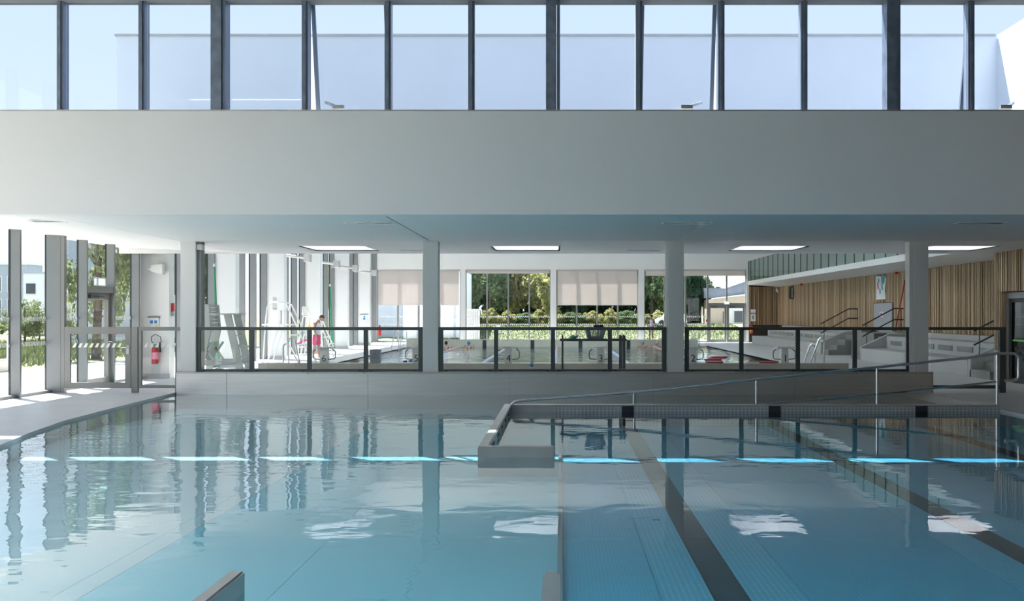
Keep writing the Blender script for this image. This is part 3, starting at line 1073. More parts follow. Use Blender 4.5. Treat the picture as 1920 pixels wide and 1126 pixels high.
stair(24.45, 25.9, 'concrete steps beside the slatted corner by the ramp', (25.8,))
stair(35.0, 36.4, 'concrete steps between the two bleachers below the grey door', (35.1,))
stair(39.2, 40.6, 'concrete steps at the near end of the longer bleacher', (40.5,))
st = box('landing_block', 'bleachdark', None, 11.9, 12.95, 36.4, 39.2, DZ, 0.98)
tag(st, 'grey tiled landing block in front of the grey wall door', 'landing')

gd = thing('door_4', 'flat grey door in the slatted wall above the bleachers', 'door', (13.0, 38.8, 0.98), kind='structure')
box('door_leaf', 'panelgrey', gd, 13.03, 13.06, 37.5, 40.05, 0.98, 2.15)
box('door_frame', 'darkalu', gd, 12.96, 13.05, 37.40, 37.5, 0.98, 2.17)
box('door_sign', 'sign', gd, 13.02, 13.03, 38.7, 39.1, 1.60, 1.80)
box('door_sign_symbol', 'red', gd, 13.01, 13.02, 38.8, 39.0, 1.64, 1.76)


def stair_rail(y, pts, drop, posts, label):
    r = thing('stair_handrail', label, 'handrail', (pts[0][0], y, 0.5))
    MB().tube([(x, y, z) for x, z in pts], 0.022).build('upper_rail', 'black', r)
    MB().tube([(x, y, z - drop) for x, z in pts], 0.022).build('lower_rail', 'black', r)
    for x, z0, z1 in posts:
        MB().tube([(x, y, z0), (x, y, z1)], 0.015).build('post', 'darkalu', r)


stair_rail(40.9, [(11.1, 1.29), (12.3, 1.93), (12.7, 1.93)], 0.40, [(11.25, 0.47, 1.35), (12.66, 1.0, 1.93)], 'dark twin stair rail at the longer bleacher')
stair_rail(36.3, [(11.43, 1.28), (12.62, 1.92), (12.98, 1.92)], 0.42, [(11.6, 0.5, 1.35), (12.9, 1.0, 1.92)], 'dark twin stair rail in front of the grey door')
stair_rail(25.75, [(11.1, 1.26), (12.0, 1.72), (12.7, 1.95)], 0.38, [(11.25, 0.6, 1.32), (12.6, 1.0, 1.9)], 'dark twin stair rail beside the slatted corner by the ramp')

# ---- bulkhead
bk = thing('bulkhead', 'low stainless steel wall carrying the columns and glass fence', 'wall', (0, YB, 0), kind='structure')
cut = [-8.2, -7.1, -4.09, -1.08, 1.99, 5.0, 7.95]
box('core', 'steelplain', bk, -8.18, 7.93, YB + 0.02, YB + 0.44, -0.5, 0.44)
for a, b in zip(cut[:-1], cut[1:]):
    box('steel_panel', 'steel', bk, a + 0.004, b - 0.004, YB, YB + 0.02, -0.45, 0.445)
box('end_panel', 'steel', bk, 7.93, 7.95, YB, YB + 0.45, -0.3, 0.48)
box('end_panel', 'steel', bk, -8.2, -8.18, YB, YB + 0.45, -0.3, 0.48)
segs = [(-8.2, -7.1), (-7.1, -5.37), (-5.36, -4.17), (-4.16, -2.96), (-2.95, -1.37), (-1.36, -0.15), (-0.14, 1.07), (1.08, 2.28), (2.29, 3.9), (3.91, 5.1), (5.11, 6.32), (6.33, 7.95)]
for a, b in segs:
    box('coping_plate', 'steelplain', bk, a, b - 0.004, YB - 0.02, YB + 0.46, 0.445, 0.48)

# ---- columns
CX = [-7.95, -2.77, 2.48, 7.71]
lab = ['white square column nearest the glazed wall', 'grey-white square column between blocks 5 and 4', 'grey-white square column left of block 2', 'grey-white square column by the ramp rail end']
for k, x in enumerate(CX):
    c = thing('column', lab[k], 'column', (x, 20.66, 0.48), 'square columns on the steel bulkhead', kind='structure')
    box('shaft', 'plaster', c, x - 0.165 + (0.02 if k == 3 else 0), x + 0.165, 20.52, 20.82, 0.48, ZC, bevel=0.006)
    if k in (2, 3):
        MB().tube([(x - 0.19, 20.62, 0.48), (x - 0.19, 20.62, ZC)], 0.03, 10).build('drainpipe', 'white', c)
    if k == 3:
        box('casing', 'plaster', c, x - 0.23, x - 0.15, 20.55, 20.8, 0.48, ZC)
    if k == 0:
        box('light_bracket', 'steelplain', c, x + 0.17, x + 0.29, 20.55, 20.7, ZC - 0.18, ZC - 0.06)
        box('cover_strip', 'alu', c, x + 0.166, x + 0.25, 20.6, 20.8, 0.48, ZC)

# ---- glass fences between the columns
def fence(xs, label, mat='darkalu', z0=0.48, z1=1.436, rail=0.065, name='glass_fence', y=20.60):
    f = thing(name, label, 'fence', ((xs[0] + xs[-1]) / 2, y, z0), 'glass fences on the steel bulkhead')
    for i, x in enumerate(xs):
        box('post', mat, f, x - 0.045, x + 0.045, y - 0.03, y + 0.03, z0, z1 - rail)
    box('top_rail', mat, f, xs[0] - 0.045, xs[-1] + 0.045, y - 0.04, y + 0.04, z1 - rail, z1)
    for a, b in zip(xs[:-1], xs[1:]):
        box('bottom_rail', mat, f, a + 0.045, b - 0.045, y - 0.03, y + 0.03, z0 + 0.005, z0 + 0.055)
        box('glass_pane', 'glassfence', f, a + 0.045, b - 0.045, y - 0.006, y + 0.006, z0 + 0.055, z1 - rail)
        for x in (a + 0.12, b - 0.12):
            box('fixing_foot', 'black', f, x - 0.03, x + 0.03, y - 0.045, y - 0.03, z0 + 0.005, z0 + 0.03)
    return f


fence([-7.76, -6.61, -5.375, -4.165, -2.99], 'dark framed glass fence in front of the lifeguard chairs')
fence([-2.55, -1.37, -0.15, 1.07, 2.23], 'dark framed glass fence in front of the laundry basket trolley')
fence([2.72, 3.89, 5.10, 6.32, 7.47], 'dark framed glass fence in front of the bleachers and red kickboards')
rfz = thing('glass_fence', 'dark glass fence panel from the end column to the doorway', 'fence', (8.7, 20.6, DZ))
box('top_rail', 'darkalu', rfz, 7.9, 9.55, 20.56, 20.64, 1.375, 1.436)
box('bottom_rail', 'darkalu', rfz, 7.96, 9.5, 20.57, 20.63, 0.12, 0.19)
box('post', 'darkalu', rfz, 9.42, 9.55, 20.56, 20.64, DZ, 1.375)
box('glass_pane', 'glassfence', rfz, 7.96, 9.42, 20.594, 20.606, 0.19, 1.375)

gt = thing('glass_gate', 'light grey framed glass gate by the glazed wall', 'gate', (-9.9, 20.6, DZ))
m = MB().box(-10.62, -10.50, 20.57, 20.63, 0.13, 1.44).box(-9.32, -9.20, 20.57, 20.63, 0.13, 1.44).box(-10.5, -9.32, 20.57, 20.63, 1.29, 1.44).box(-10.5, -9.32, 20.57, 20.63, 0.13, 0.25)
m.build('gate_leaf', 'aluside', gt)
box('glass_pane', 'glassfence', gt, -10.5, -9.32, 20.594, 20.606, 0.25, 1.29)
box('post', 'aluside', gt, -9.18, -9.05, 20.56, 20.64, DZ, 1.44)
MB().tube([(-9.26, 20.57, 1.0), (-9.26, 20.5, 1.0), (-9.38, 20.5, 1.0)], 0.014).build('gate_handle', 'steelsmooth', gt)
box('lock_case', 'steelplain', gt, -9.29, -9.23, 20.555, 20.57, 0.86, 1.05)
gp = thing('glass_fence', 'light grey fixed glass panel between gate and first column', 'fence', (-8.6, 20.6, DZ))
m = MB().box(-9.03, -8.97, 20.57, 20.63, 0.13, 1.44).box(-8.97, -8.15, 20.57, 20.63, 1.36, 1.44).box(-8.97, -8.2, 20.57, 20.63, 0.13, 0.19)
m.build('frame', 'aluside', gp)
box('glass_pane', 'glassfence', gp, -8.97, -8.15, 20.594, 20.606, 0.19, 1.36)
for par, xa, xb in ((gt, -10.46, -9.36), (gp, -8.93, -8.2)):
    m = MB()
    xx = xa
    while xx < xb - 0.12:
        b0 = len(m.v)
        for yy in (20.592, 20.590):
            m.v += [(xx + 0.05, yy, 1.09), (xx + 0.10, yy, 1.09), (xx + 0.06, yy, 1.0), (xx, yy, 1.0)]
        m.f += [(b0, b0 + 1, b0 + 2, b0 + 3), (b0 + 4, b0 + 5, b0 + 6, b0 + 7)]
        xx += 0.12
    m.build('glass_marking', 'print_', par)['kind'] = 'stuff'

# ---- pool divider walls and ramp
dv = thing('pool_divider', 'stainless divider wall rising from the water around the ramp', 'pool wall', (3.3, 16.9, -0.4), kind='structure')
box('side_wall', 'steelplain', dv, -0.987, -0.86, 11.62, 17.02, -0.42, 0.125, bevel=0.012)
box('front_wall', 'steelplain', dv, -0.987, -0.065, 11.50, 11.62, -0.42, 0.13, bevel=0.012)
box('plain_wall', 'steelplain', dv, -0.86, -0.1, 16.9, 17.02, -0.42, 0.115)
box('grid_wall', 'gridwall', dv, -0.095, 7.75, 16.9, 17.02, -0.42, 0.108)
box('wall_cap', 'steelplain', dv, -0.86, 7.75, 16.885, 17.03, 0.108, 0.122)
for k in range(3):
    c = 1.19 + 2.585 * k
    box('lane_target', 'lane', dv, c - 0.105, c + 0.105, 16.885, 16.90, -0.42, 0.10)
for k in range(5):
    box('overflow_slot', 'black', dv, -0.861, -0.855, 12.3 + 0.9 * k, 12.6 + 0.9 * k, 0.02, 0.06)
rm = MB().prism([(-0.8, -0.6), (-0.8, -0.45), (7.75, 0.03), (7.75, -0.6)], 'y', 17.03, 20.44).build('ramp', 'steelplain', None)
tag(rm, 'sloping access ramp under water behind the divider wall', 'ramp', kind='structure')

fw1 = box('stair_wall', 'steelplain', None, -2.06, -1.96, 3.0, 5.98, -0.43, 0.125, bevel=0.014)
tag(fw1, 'stainless stair cheek wall cut by the bottom edge, wider one on the left', 'pool wall')
fw2 = box('stair_wall', 'steelsmooth', None, -0.106, 0.0, 3.0, 5.98, -0.43, 0.125, bevel=0.02)
tag(fw2, 'narrow shiny stair cheek wall cut by the bottom edge near the centre', 'pool wall')

# ---- ramp handrail
hr = thing('ramp_handrail', 'long polished steel handrail climbing beside the ramp', 'handrail', (3.4, 16.96, 0.12))
Yh = 16.96


def zr(x):
    return 0.335 + (x - 1.31) * 0.1035


pts = [(-0.86, Yh, 0.10), (-0.86, Yh, 0.16)] + [(-0.76 - 0.10 * math.cos(a), Yh, 0.0 + zr(-0.76) - 0.10 + 0.10 * math.sin(a) - 0.0) for a in (0.2, 0.6, 1.0, 1.4)]
pts = [(-0.86, Yh, 0.08), (-0.86, Yh, 0.08 + 0.02), (-0.84, Yh, 0.14), (-0.79, Yh, 0.175), (-0.70, Yh, 0.19)] + [(-0.2, Yh, 0.225), (1.31, Yh, 0.335)]
pts += [(x, Yh, zr(x)) for x in (3.47, 5.6, 7.2)]
ze = 1.02
pts += [(7.7, Yh, ze), (8.0, Yh, ze)] + arc((8.0, Yh, ze - 0.1), 0.1, PI / 2, 0, 4)[1:] + [(8.1, Yh, 0.64)] + arc((8.0, Yh, 0.64), 0.1, 0, -PI / 2, 4)[1:] + [(7.86, Yh, 0.54)]
MB().tube(pts, 0.025, 10).build('top_rail', 'steelsmooth', hr, smooth=True)
MB().tube([(3.63, Yh, 0.12), (5.6, Yh, 0.30), (7.72, Yh, 0.52)], 0.02, 8).build('lower_rail', 'steelsmooth', hr, smooth=True)
for x in (1.31, 3.47, 5.6, 7.72):
    MB().tube([(x, Yh, 0.11), (x, Yh, zr(x) - 0.01 if x < 7 else 1.0)], 0.024, 10).build('post', 'steelsmooth', hr, smooth=True)

# ---- ceiling diffusers
dl = ['nearest the glazed wall', 'above the chairs side of the fence', 'right of centre near the beam', 'nearest the slatted wall', 'second row left of the second column', 'second row right of the middle']
for k, (x, y, wd) in enumerate(((-8.55, 16.3, 0.85), (-3.25, 16.3, 0.83), (2.15, 16.3, 0.83), (7.15, 16.3, 0.83), (-3.5, 23.4, 0.8), (2.05, 23.4, 0.85))):
    zc = ZC if x > -8.05 else ZC + 0.03
    d = thing('air_diffuser', 'slim linear ceiling air diffuser ' + dl[k], 'air vent', (x, y, zc), 'ceiling air diffusers')
    m = MB().box(x - wd / 2, x + wd / 2, y - 0.13, y - 0.11, zc - 0.012, zc).box(x - wd / 2, x + wd / 2, y + 0.11, y + 0.13, zc - 0.012, zc)
    m.box(x - wd / 2, x - wd / 2 + 0.02, y - 0.11, y + 0.11, zc - 0.012, zc).box(x + wd / 2 - 0.02, x + wd / 2, y - 0.11, y + 0.11, zc - 0.012, zc)
    m.build('frame', 'white', d)
    box('slot_back', 'black', d, x - wd / 2 + 0.02, x + wd / 2 - 0.02, y - 0.11, y + 0.11, zc - 0.003, zc - 0.001)
    for j in range(3):
        box('blade', 'steelsmooth', d, x - wd / 2 + 0.03 + j * (wd - 0.04) / 3, x - wd / 2 + (j + 1) * (wd - 0.04) / 3, y - 0.08 + 0.05 * j, y - 0.04 + 0.05 * j, zc - 0.014, zc - 0.004)


# ================================================================ OUTSIDE
def ground_patch(name, mat, x0, x1, y0, y1, nx, ny, hf, label, cat):
    m = MB()
    for j in range(ny + 1):
        for i in range(nx + 1):
            x = x0 + (x1 - x0) * i / nx
            y = y0 + (y1 - y0) * j / ny
            m.v.append((x, y, hf(x, y)))
    for j in range(ny):
        for i in range(nx):
            a = j * (nx + 1) + i
            m.f.append((a, a + 1, a + nx + 2, a + nx + 1))
    o = m.build(name, mat, None, smooth=True)
    return tag(o, label, cat, kind='structure')


def hfar(x, y):
    t = min(1, max(0, (y - 60) / 14))
    return -0.03 + 0.95 * t * t * (3 - 2 * t) + 0.03 * math.sin(x * 0.7) * t


def hleft(x, y):
    d = min(1, max(0, (-16.6 - x) / 3))
    return -0.04 + 0.22 * d + 0.04 * math.sin(x * 0.9 + y * 0.5) * d


ground_patch('ground', 'grass', -140, 140, 62, 220, 70, 40, hfar, 'grassy bank rising to the trees beyond the far windows', 'lawn')
ground_patch('ground', 'grass', -140, -16.6, -60, 62, 50, 50, hleft, 'bright lawn outside the glazed side wall', 'lawn')
pv = thing('pavement', 'pale concrete terrace outside the building', 'pavement', (-14, 20, -0.3), kind='structure')
box('slab', 'concrete', pv, -16.6, -11.36, -60, 62, -0.3, -0.02)
box('slab', 'concrete', pv, -11.36, 140, 57.66, 62, -0.3, -0.02)
box('slab', 'concrete', pv, 16.45, 140, -60, 57.66, -0.3, -0.02)
box('slab', 'concrete', pv, -11.36, 16.45, -60, -8.5, -0.3, -0.02)
kb = box('kerb', 'concrete', None, -17.1, -16.6, 0, 29.6, -0.1, 0.34, bevel=0.02)
tag(kb, 'low concrete garden wall outside the glazed side wall', 'low wall')

gr_ = thing('garden_railing', 'white tube railing on the garden wall outside', 'railing', (-16.85, 24, 0.34))
MB().tube([(-16.85, 12, 0.98), (-16.85, 29.2, 0.98), (-16.85, 29.3, 0.9), (-16.85, 29.3, 0.34)], 0.035).build('rail', 'white', gr_)
for y in (14.0, 18.0, 22.0, 26.0):
    MB().tube([(-16.85, y, 0.34), (-16.85, y, 0.98)], 0.03).build('post', 'white', gr_)


def leaf_mesh(name, n, rad, leaf, mat, clusters=40, cl_r=0.33, hollow=0.55, squash=1.0):
    """crown of many small leaf quads gathered in clumps"""
    cs = rng.normal(size=(clusters, 3))
    cs /= np.linalg.norm(cs, axis=1)[:, None]
    cs *= (hollow + (1 - hollow) * rng.random((clusters, 1)) ** 0.6) * np.array(rad)
    which = rng.integers(0, clusters, n)
    off = rng.normal(size=(n, 3))
    off /= np.linalg.norm(off, axis=1)[:, None]
    off *= (rng.random((n, 1)) ** 0.45) * cl_r * np.array(rad) * (0.7 + 0.6 * rng.random((clusters, 1))[which])
    p = cs[which] + off
    a = rng.normal(size=(n, 3)) + np.array([0, 0, 0.0])
    a /= np.linalg.norm(a, axis=1)[:, None]
    b = np.cross(a, rng.normal(size=(n, 3)))
    b /= np.linalg.norm(b, axis=1)[:, None]
    s_ = leaf * (0.6 + 0.8 * rng.random((n, 1)))
    v = np.empty((n, 4, 3))
    v[:, 0] = p - a * s_
    v[:, 1] = p + b * s_ * 0.55
    v[:, 2] = p + a * s_
    v[:, 3] = p - b * s_ * 0.55
    v = v.reshape(-1, 3)
    me = bpy.data.meshes.new(name)
    me.vertices.add(4 * n)
    me.vertices.foreach_set('co', v.ravel())
    me.loops.add(4 * n)
    me.loops.foreach_set('vertex_index', np.arange(4 * n, dtype=np.int32))
    me.polygons.add(n)
    me.polygons.foreach_set('loop_start', np.arange(0, 4 * n, 4, dtype=np.int32))
    me.update(calc_edges=True)
    me.materials.append(M[mat])
    return me


CROWN = {
    'dark': leaf_mesh('crown', 7000, (1, 1, 1), 0.085, 'leafdark', 44, 0.27),
    'mid': leaf_mesh('crown', 7000, (1, 1, 1), 0.080, 'leafmid', 40, 0.27),
    'yellow': leaf_mesh('crown', 5500, (1, 1, 1), 0.085, 'leafyellow', 34, 0.28),
    'pale': leaf_mesh('crown', 2600, (1, 1, 1), 0.065, 'leafpale', 22, 0.34),
    'airy': leaf_mesh('crown', 3200, (1, 1, 1), 0.060, 'leafpale', 26, 0.26),
}


def tree(x, y, zb, h, r, kind, label, rz=0.0, cz=None, group='trees outside'):
    t = thing('tree', label, 'tree', (x, y, zb), group)
    crown_h = h * 0.88
    zc = zb + h - crown_h / 2
    c = bpy.data.objects.new('crown', CROWN[kind])
    C.objects.link(c)
    c.parent = t
    c.location = (0, 0, zc - zb)
    c.rotation_euler = (0, 0, rz)
    c.scale = (r * 0.86, r * 0.86, crown_h / 2 * 0.86)
    m = MB()
    m.tube([(x, y, zb - 0.1), (x + 0.05 * r, y, zb + h * 0.3), (x, y + 0.04 * r, zb + h * 0.75)], 0.045 * h * 0.5, 8, 0.012 * h)
    for k in range(4):
        a = rz + k * 1.7
        m.tube([(x, y, zb + h * (0.28 + 0.08 * k)), (x + math.cos(a) * r * 0.55, y + math.sin(a) * r * 0.55, zb + h * (0.5 + 0.08 * k))], 0.012 * h, 6, 0.004 * h)
    m.build('trunk', 'bark', t)
    return t


far_trees = [
    (-16, 88, 1, 13, 5.0, 'dark', 'tall dark tree behind the annex, leftmost beyond the far windows'),
    (-8.2, 84, 1, 12, 4.6, 'dark', 'tall dark tree above the white slatted screen'),
    (-3.0, 86, 1, 12.5, 4.8, 'mid', 'tall mid-green tree in the middle of the tree window'),
    (2.2, 84, 1, 12, 4.6, 'dark', 'tall dark tree behind the middle lowered blind'),
    (7.0, 86, 1, 11.5, 4.6, 'dark', 'tall dark tree behind the standing child'),
    (-5.6, 76, 0.9, 7.0, 2.5, 'mid', 'rounded mid-green tree left in the tree window'),
    (-3.4, 77, 0.9, 6.0, 2.2, 'yellow', 'yellow-green bushy tree in the middle of the tree window'),
    (-1.1, 74.5, 0.9, 5.2, 1.9, 'yellow', 'yellow-green tree by the white post of the tree window'),
    (1.2, 77, 0.9, 6.4, 2.6, 'dark', 'dark bushy tree seen below the middle blind, left half'),
    (4.6, 77, 0.9, 6.2, 2.4, 'dark', 'dark bushy tree seen below the middle blind, right half'),
    (7.1, 75, 0.9, 5.9, 2.0, 'mid', 'leafy tree right behind the standing child'),
    (10.3, 77, 0.9, 5.2, 1.5, 'dark', 'slim tree just right of the third column'),
    (11.7, 80, 0.9, 4.1, 1.6, 'mid', 'lower round tree left of the beige building'),
    (14.6, 110, 0.9, 7.0, 1.8, 'yellow', 'distant tree top above the slate roof'),
]
for i, (x, y, zb, h, r, k, lb) in enumerate(far_trees):
    tree(x, y, zb, h, r, k, lb, rz=i * 1.3, group='trees beyond the far windows')
under = ['dark', 'mid', 'dark', 'dark', 'mid', 'dark', 'dark', 'mid', 'dark']
for i, k in enumerate(under):
    x = -11.0 + 2.9 * i
    t = thing('bush', 'big %s evergreen bush filling the gap under the tall trees, %s from the annex' % ('dark' if k == 'dark' else 'mid-green', 'first second third fourth fifth sixth seventh eighth ninth'.split()[i]), 'bush', (x, 79.5 + (i % 2), 0.85), 'big bushes under the tall trees')
    c = bpy.data.objects.new('foliage', CROWN[k])
    C.objects.link(c)
    c.parent = t
    c.location = (0, 0, 1.3)
    c.rotation_euler = (0, 0, 0.7 * i)
    c.scale = (1.75, 1.2, 1.75)
    MB().tube([(x, t.location.y, 0.85), (x, t.location.y, 2.2)], 0.09, 6, 0.04).build('stem', 'bark', t)
left_trees = [
    (-17.4, 36.0, 0.1, 8.0, 1.8, 'airy', 'leafy tree outside behind the side door'),
    (-18.6, 42.0, 0.1, 9.0, 1.7, 'airy', 'dark tree outside right of the side door'),
    (-19.5, 52.0, 0.1, 8.5, 2.2, 'mid', 'tree outside the first window strip between piers'),
    (-24.0, 43.0, 0.15, 2.4, 0.95, 'pale', 'young pale shrub outside between the first mullions'),
    (-27.0, 45.5, 0.15, 2.0, 1.1, 'pale', 'pale shrub outside at the left edge'),
    (-22.0, 42.5, 0.15, 2.1, 0.9, 'pale', 'pale shrub outside left of the side door'),
    (-26.6, 49.0, 0.15, 2.0, 1.2, 'pale', 'leafy shrub outside behind the white railing'),
    (-18.3, 30.5, 0.1, 1.3, 0.8, 'pale', 'low shrub outside behind the gate glass'),
    (-14.5, 66.0, 0.3, 6.5, 1.8, 'yellow', 'sunlit yellow-green tree at the leftmost far window'),
    (-12.4, 60.0, 0.0, 3.2, 1.0, 'yellow', 'sunlit bush just outside the leftmost far window'),
]
for i, (x, y, zb, h, r, k, lb) in enumerate(left_trees):
    tree(x, y, zb, h, r, k, lb, rz=i * 0.9, group='trees and shrubs outside the glazed side')
ORD = 'first second third fourth fifth sixth seventh eighth ninth tenth eleventh twelfth thirteenth'.split()
# flowering hedge along the bank
for i in range(13):
    x = -6.6 + 1.28 * i
    b = thing('hedge_shrub', 'low hedge shrub on the grassy bank, %s from the slatted screen' % ORD[i], 'shrub', (x, 72.3 + 0.5 * math.sin(i * 2.1), hfar(x, 72.3)), 'hedge shrubs along the bank')
    c = bpy.data.objects.new('foliage', CROWN['yellow' if i % 3 else 'mid'])
    C.objects.link(c)
    c.parent = b
    c.location = (0, 0, 0.5)
    c.rotation_euler = (0, 0, i)
    c.scale = (0.85, 0.7, 0.55 + 0.12 * math.sin(i * 1.7))
    MB().tube([(x, b.location.y, b.location.z), (x, b.location.y, b.location.z + 0.5)], 0.03, 6).build('stem', 'bark', b)


def grass_field(name, n, region, h, hf, label):
    x0, x1, y0, y1 = region
    px = x0 + (x1 - x0) * rng.random(n)
    py = y0 + (y1 - y0) * rng.random(n)
    pz = np.array([hf(a, b) for a, b in zip(px, py)])
    ang = rng.random(n) * 2 * PI
    hh = h * (0.5 + rng.random(n))
    wv = 0.02 + 0.02 * rng.random(n)
    v = np.empty((n, 3, 3))
    v[:, 0] = np.c_[px - np.cos(ang) * wv, py - np.sin(ang) * wv, pz]
    v[:, 1] = np.c_[px + np.cos(ang) * wv, py + np.sin(ang) * wv, pz]
    v[:, 2] = np.c_[px + rng.normal(size=n) * 0.08, py + rng.normal(size=n) * 0.08, pz + hh]
    me = bpy.data.meshes.new(name)
    me.from_pydata(v.reshape(-1, 3).tolist(), [], np.arange(3 * n).reshape(-1, 3).tolist())
    me.materials.append(M['blade'])
    o = bpy.data.objects.new(name, me)
    C.objects.link(o)
    tag(o, label, 'grass', kind='stuff')


grass_field('grass', 30000, (-34, -17.2, 18, 52), 0.22, hleft, 'short bright grass blades outside the glazed side wall')
grass_field('grass', 14000, (-9, 13, 62.2, 73), 0.12, hfar, 'grass blades on the bank beyond the far windows')


# ---- buildings outside
def windows_on(parent, rects, axis, at, mat='windark', frame='white'):
    for (a, b, z0, z1) in rects:
        if axis == 'y':
            f = box('window', frame, parent, a - 0.06, b + 0.06, at - 0.05, at, z0 - 0.06, z1 + 0.06)
            n = max(1, round((b - a) / 0.8))
            for j in range(n):
                box('pane', mat, f, a + (b - a) * j / n + 0.03, a + (b - a) * (j + 1) / n - 0.03, at - 0.07, at - 0.05, z0, z1)
        else:
            f = box('window', frame, parent, at, at + 0.05, a - 0.06, b + 0.06, z0 - 0.06, z1 + 0.06)
            box('pane', mat, f, at + 0.05, at + 0.07, a, b, z0, z1)


b1 = thing('building', 'grey low building outside at the left edge', 'building', (-46, 75, 0))
box('walls', 'facadegrey', b1, -52, -39.8, 72, 78, -0.2, 5.4)
box('roof', 'facade', b1, -52.2, -39.6, 71.8, 78.2, 5.4, 5.6)
windows_on(b1, [(-42.9, -41.9, 1.4, 2.8), (-41.4, -40.4, 1.4, 2.8), (-42.9, -41.9, 3.4, 4.5), (-41.4, -40.4, 3.4, 4.5)], 'y', 72)
b2 = thing('building', 'white flat-roofed building outside beyond the young shrubs', 'building', (-34, 68, 0))
box('walls', 'facade', b2, -36.9, -31.5, 66, 71, -0.2, 4.5)
box('roof', 'facadegrey', b2, -37.0, -31.4, 65.9, 71.1, 4.5, 4.6)
box('stair_tower', 'facade', b2, -35.9, -34.6, 66.6, 68.5, 4.6, 5.35)
windows_on(b2, [(-36.7, -36.0, 3.1, 3.8), (-35.35, -34.9, 2.9, 4.0), (-36.7, -36.0, 1.3, 2.1), (-35.35, -34.9, 1.3, 2.4), (-33.8, -32.8, 3.0, 3.8)], 'y', 66)
b3 = thing('building', 'tall pale blue-grey block outside next to the side door', 'building', (-25, 56, 0))
box('walls', 'facade', b3, -27.4, -24.6, 52.5, 66, -0.2, 8.5)
box('panel_band', 'facadegrey', b3, -27.3, -25.0, 52.42, 52.5, 2.8, 6.0)
windows_on(b3, [(-27.0, -26.3, 2.7, 3.8)], 'y', 52.42, 'print_')
b4 = thing('building', 'beige rendered building with slate roof beyond the far double door', 'building', (18, 80, 0))
MB().prism([(11.55, -0.2), (24, -0.2), (24, 4.3), (14.6, 3.15), (11.7, 2.85), (11.55, 2.85)], 'y', 75.0, 86).build('walls', 'beige', b4)
MB().prism([(11.35, 2.95), (11.35, 3.75), (13.0, 3.72), (14.7, 4.3), (24, 7.2), (24, 4.4), (14.6, 3.25), (11.9, 2.95)], 'y', 75.6, 86).build('roof', 'slate', b4)
MB().prism([(11.9, 2.86), (11.9, 2.95), (24, 4.43), (24, 4.3), (14.6, 3.16)], 'y', 74.9, 75.7).build('fascia_board', 'white', b4)
windows_on(b4, [(13.5, 14.4, 1.05, 1.95)], 'y', 75.0)
box('entrance_surround', 'white', b4, 13.2, 14.7, 74.9, 74.97, 0.7, 2.2)
windows_on(b4, [(13.55, 14.4, 1.05, 1.95)], 'y', 74.89)
box('door', 'darkalu', b4, 12.75, 12.95, 74.9, 74.98, 0.7, 1.9)
an = thing('building', 'white annex wall with grey posts outside the leftmost far window', 'building', (-8, 63, 0))
box('walls', 'facade', an, -10.3, -6.45, 63, 70, -0.1, 4.6)
box('side_panel', 'facadegrey', an, -12.3, -10.3, 64.0, 66, -0.1, 4.4)
for x in (-9.3, -8.0, -6.9):
    box('post', 'facadegrey', an, x - 0.08, x + 0.08, 62.9, 63, -0.1, 4.6)
scn = thing('slatted_screen', 'white vertical slatted screen outside the tree window', 'screen', (-5.3, 59.2, -0.02))
box('frame', 'offwhite', scn, -5.76, -4.95, 59.2, 59.24, -0.02, 2.02)
for k in range(7):
    box('slat', 'white', scn, -5.75 + 0.115 * k, -5.66 + 0.115 * k, 59.14, 59.2, 0.0, 2.02)
ub = box('utility_box', 'offwhite', None, -4.4, -4.1, 66.0, 66.3, hfar(-4.2, 66), hfar(-4.2, 66) + 0.6, bevel=0.02)
tag(ub, 'small white utility box on the bank in the tree window', 'utility box')
pb = box('garden_post', 'beige', None, 10.9, 11.25, 72, 72.3, 0.7, 2.1, bevel=0.02)
tag(pb, 'beige garden post at the corner of the beige building', 'post')

car = thing('car', 'white parked car beyond the standing child', 'car', (7.9, 71, hfar(7.9, 71)))
z = hfar(7.9, 71)
MB().prism([(7.0, z + 0.22), (7.03, z + 0.52), (7.5, z + 0.68), (7.9, z + 1.04), (8.9, z + 1.06), (9.25, z + 0.75), (9.28, z + 0.22)], 'y', 70.2, 71.8).build('body', 'carwhite', car, bevel=0.04)
MB().prism([(7.6, z + 0.70), (7.93, z + 0.98), (8.3, z + 0.99), (8.3, z + 0.70)], 'y', 70.18, 71.82).build('side_window', 'windark', car)
MB().prism([(8.37, z + 0.70), (8.37, z + 0.99), (8.85, z + 0.99), (9.08, z + 0.74)], 'y', 70.18, 71.82).build('side_window', 'windark', car)
for x in (7.45, 8.85):
    for y in (70.15, 71.65):
        MB().tube([(x, y, z + 0.24), (x, y + 0.2, z + 0.24)], 0.24, 14).build('wheel', 'black', car)

# ================================================================ POOLSIDE OBJECTS
# ---- starting blocks
BL = {'6': 'white starting block marked 6 beside the woman in pink shorts', '5': 'white starting block marked 5 half hidden by the second column', '4': 'white starting block marked 4 left of the water bottle',
      '3': 'white starting block marked 3 below the laundry basket', '2': 'white starting block marked 2 touching the third column', '1': 'white starting block marked 1 in front of the bleachers'}


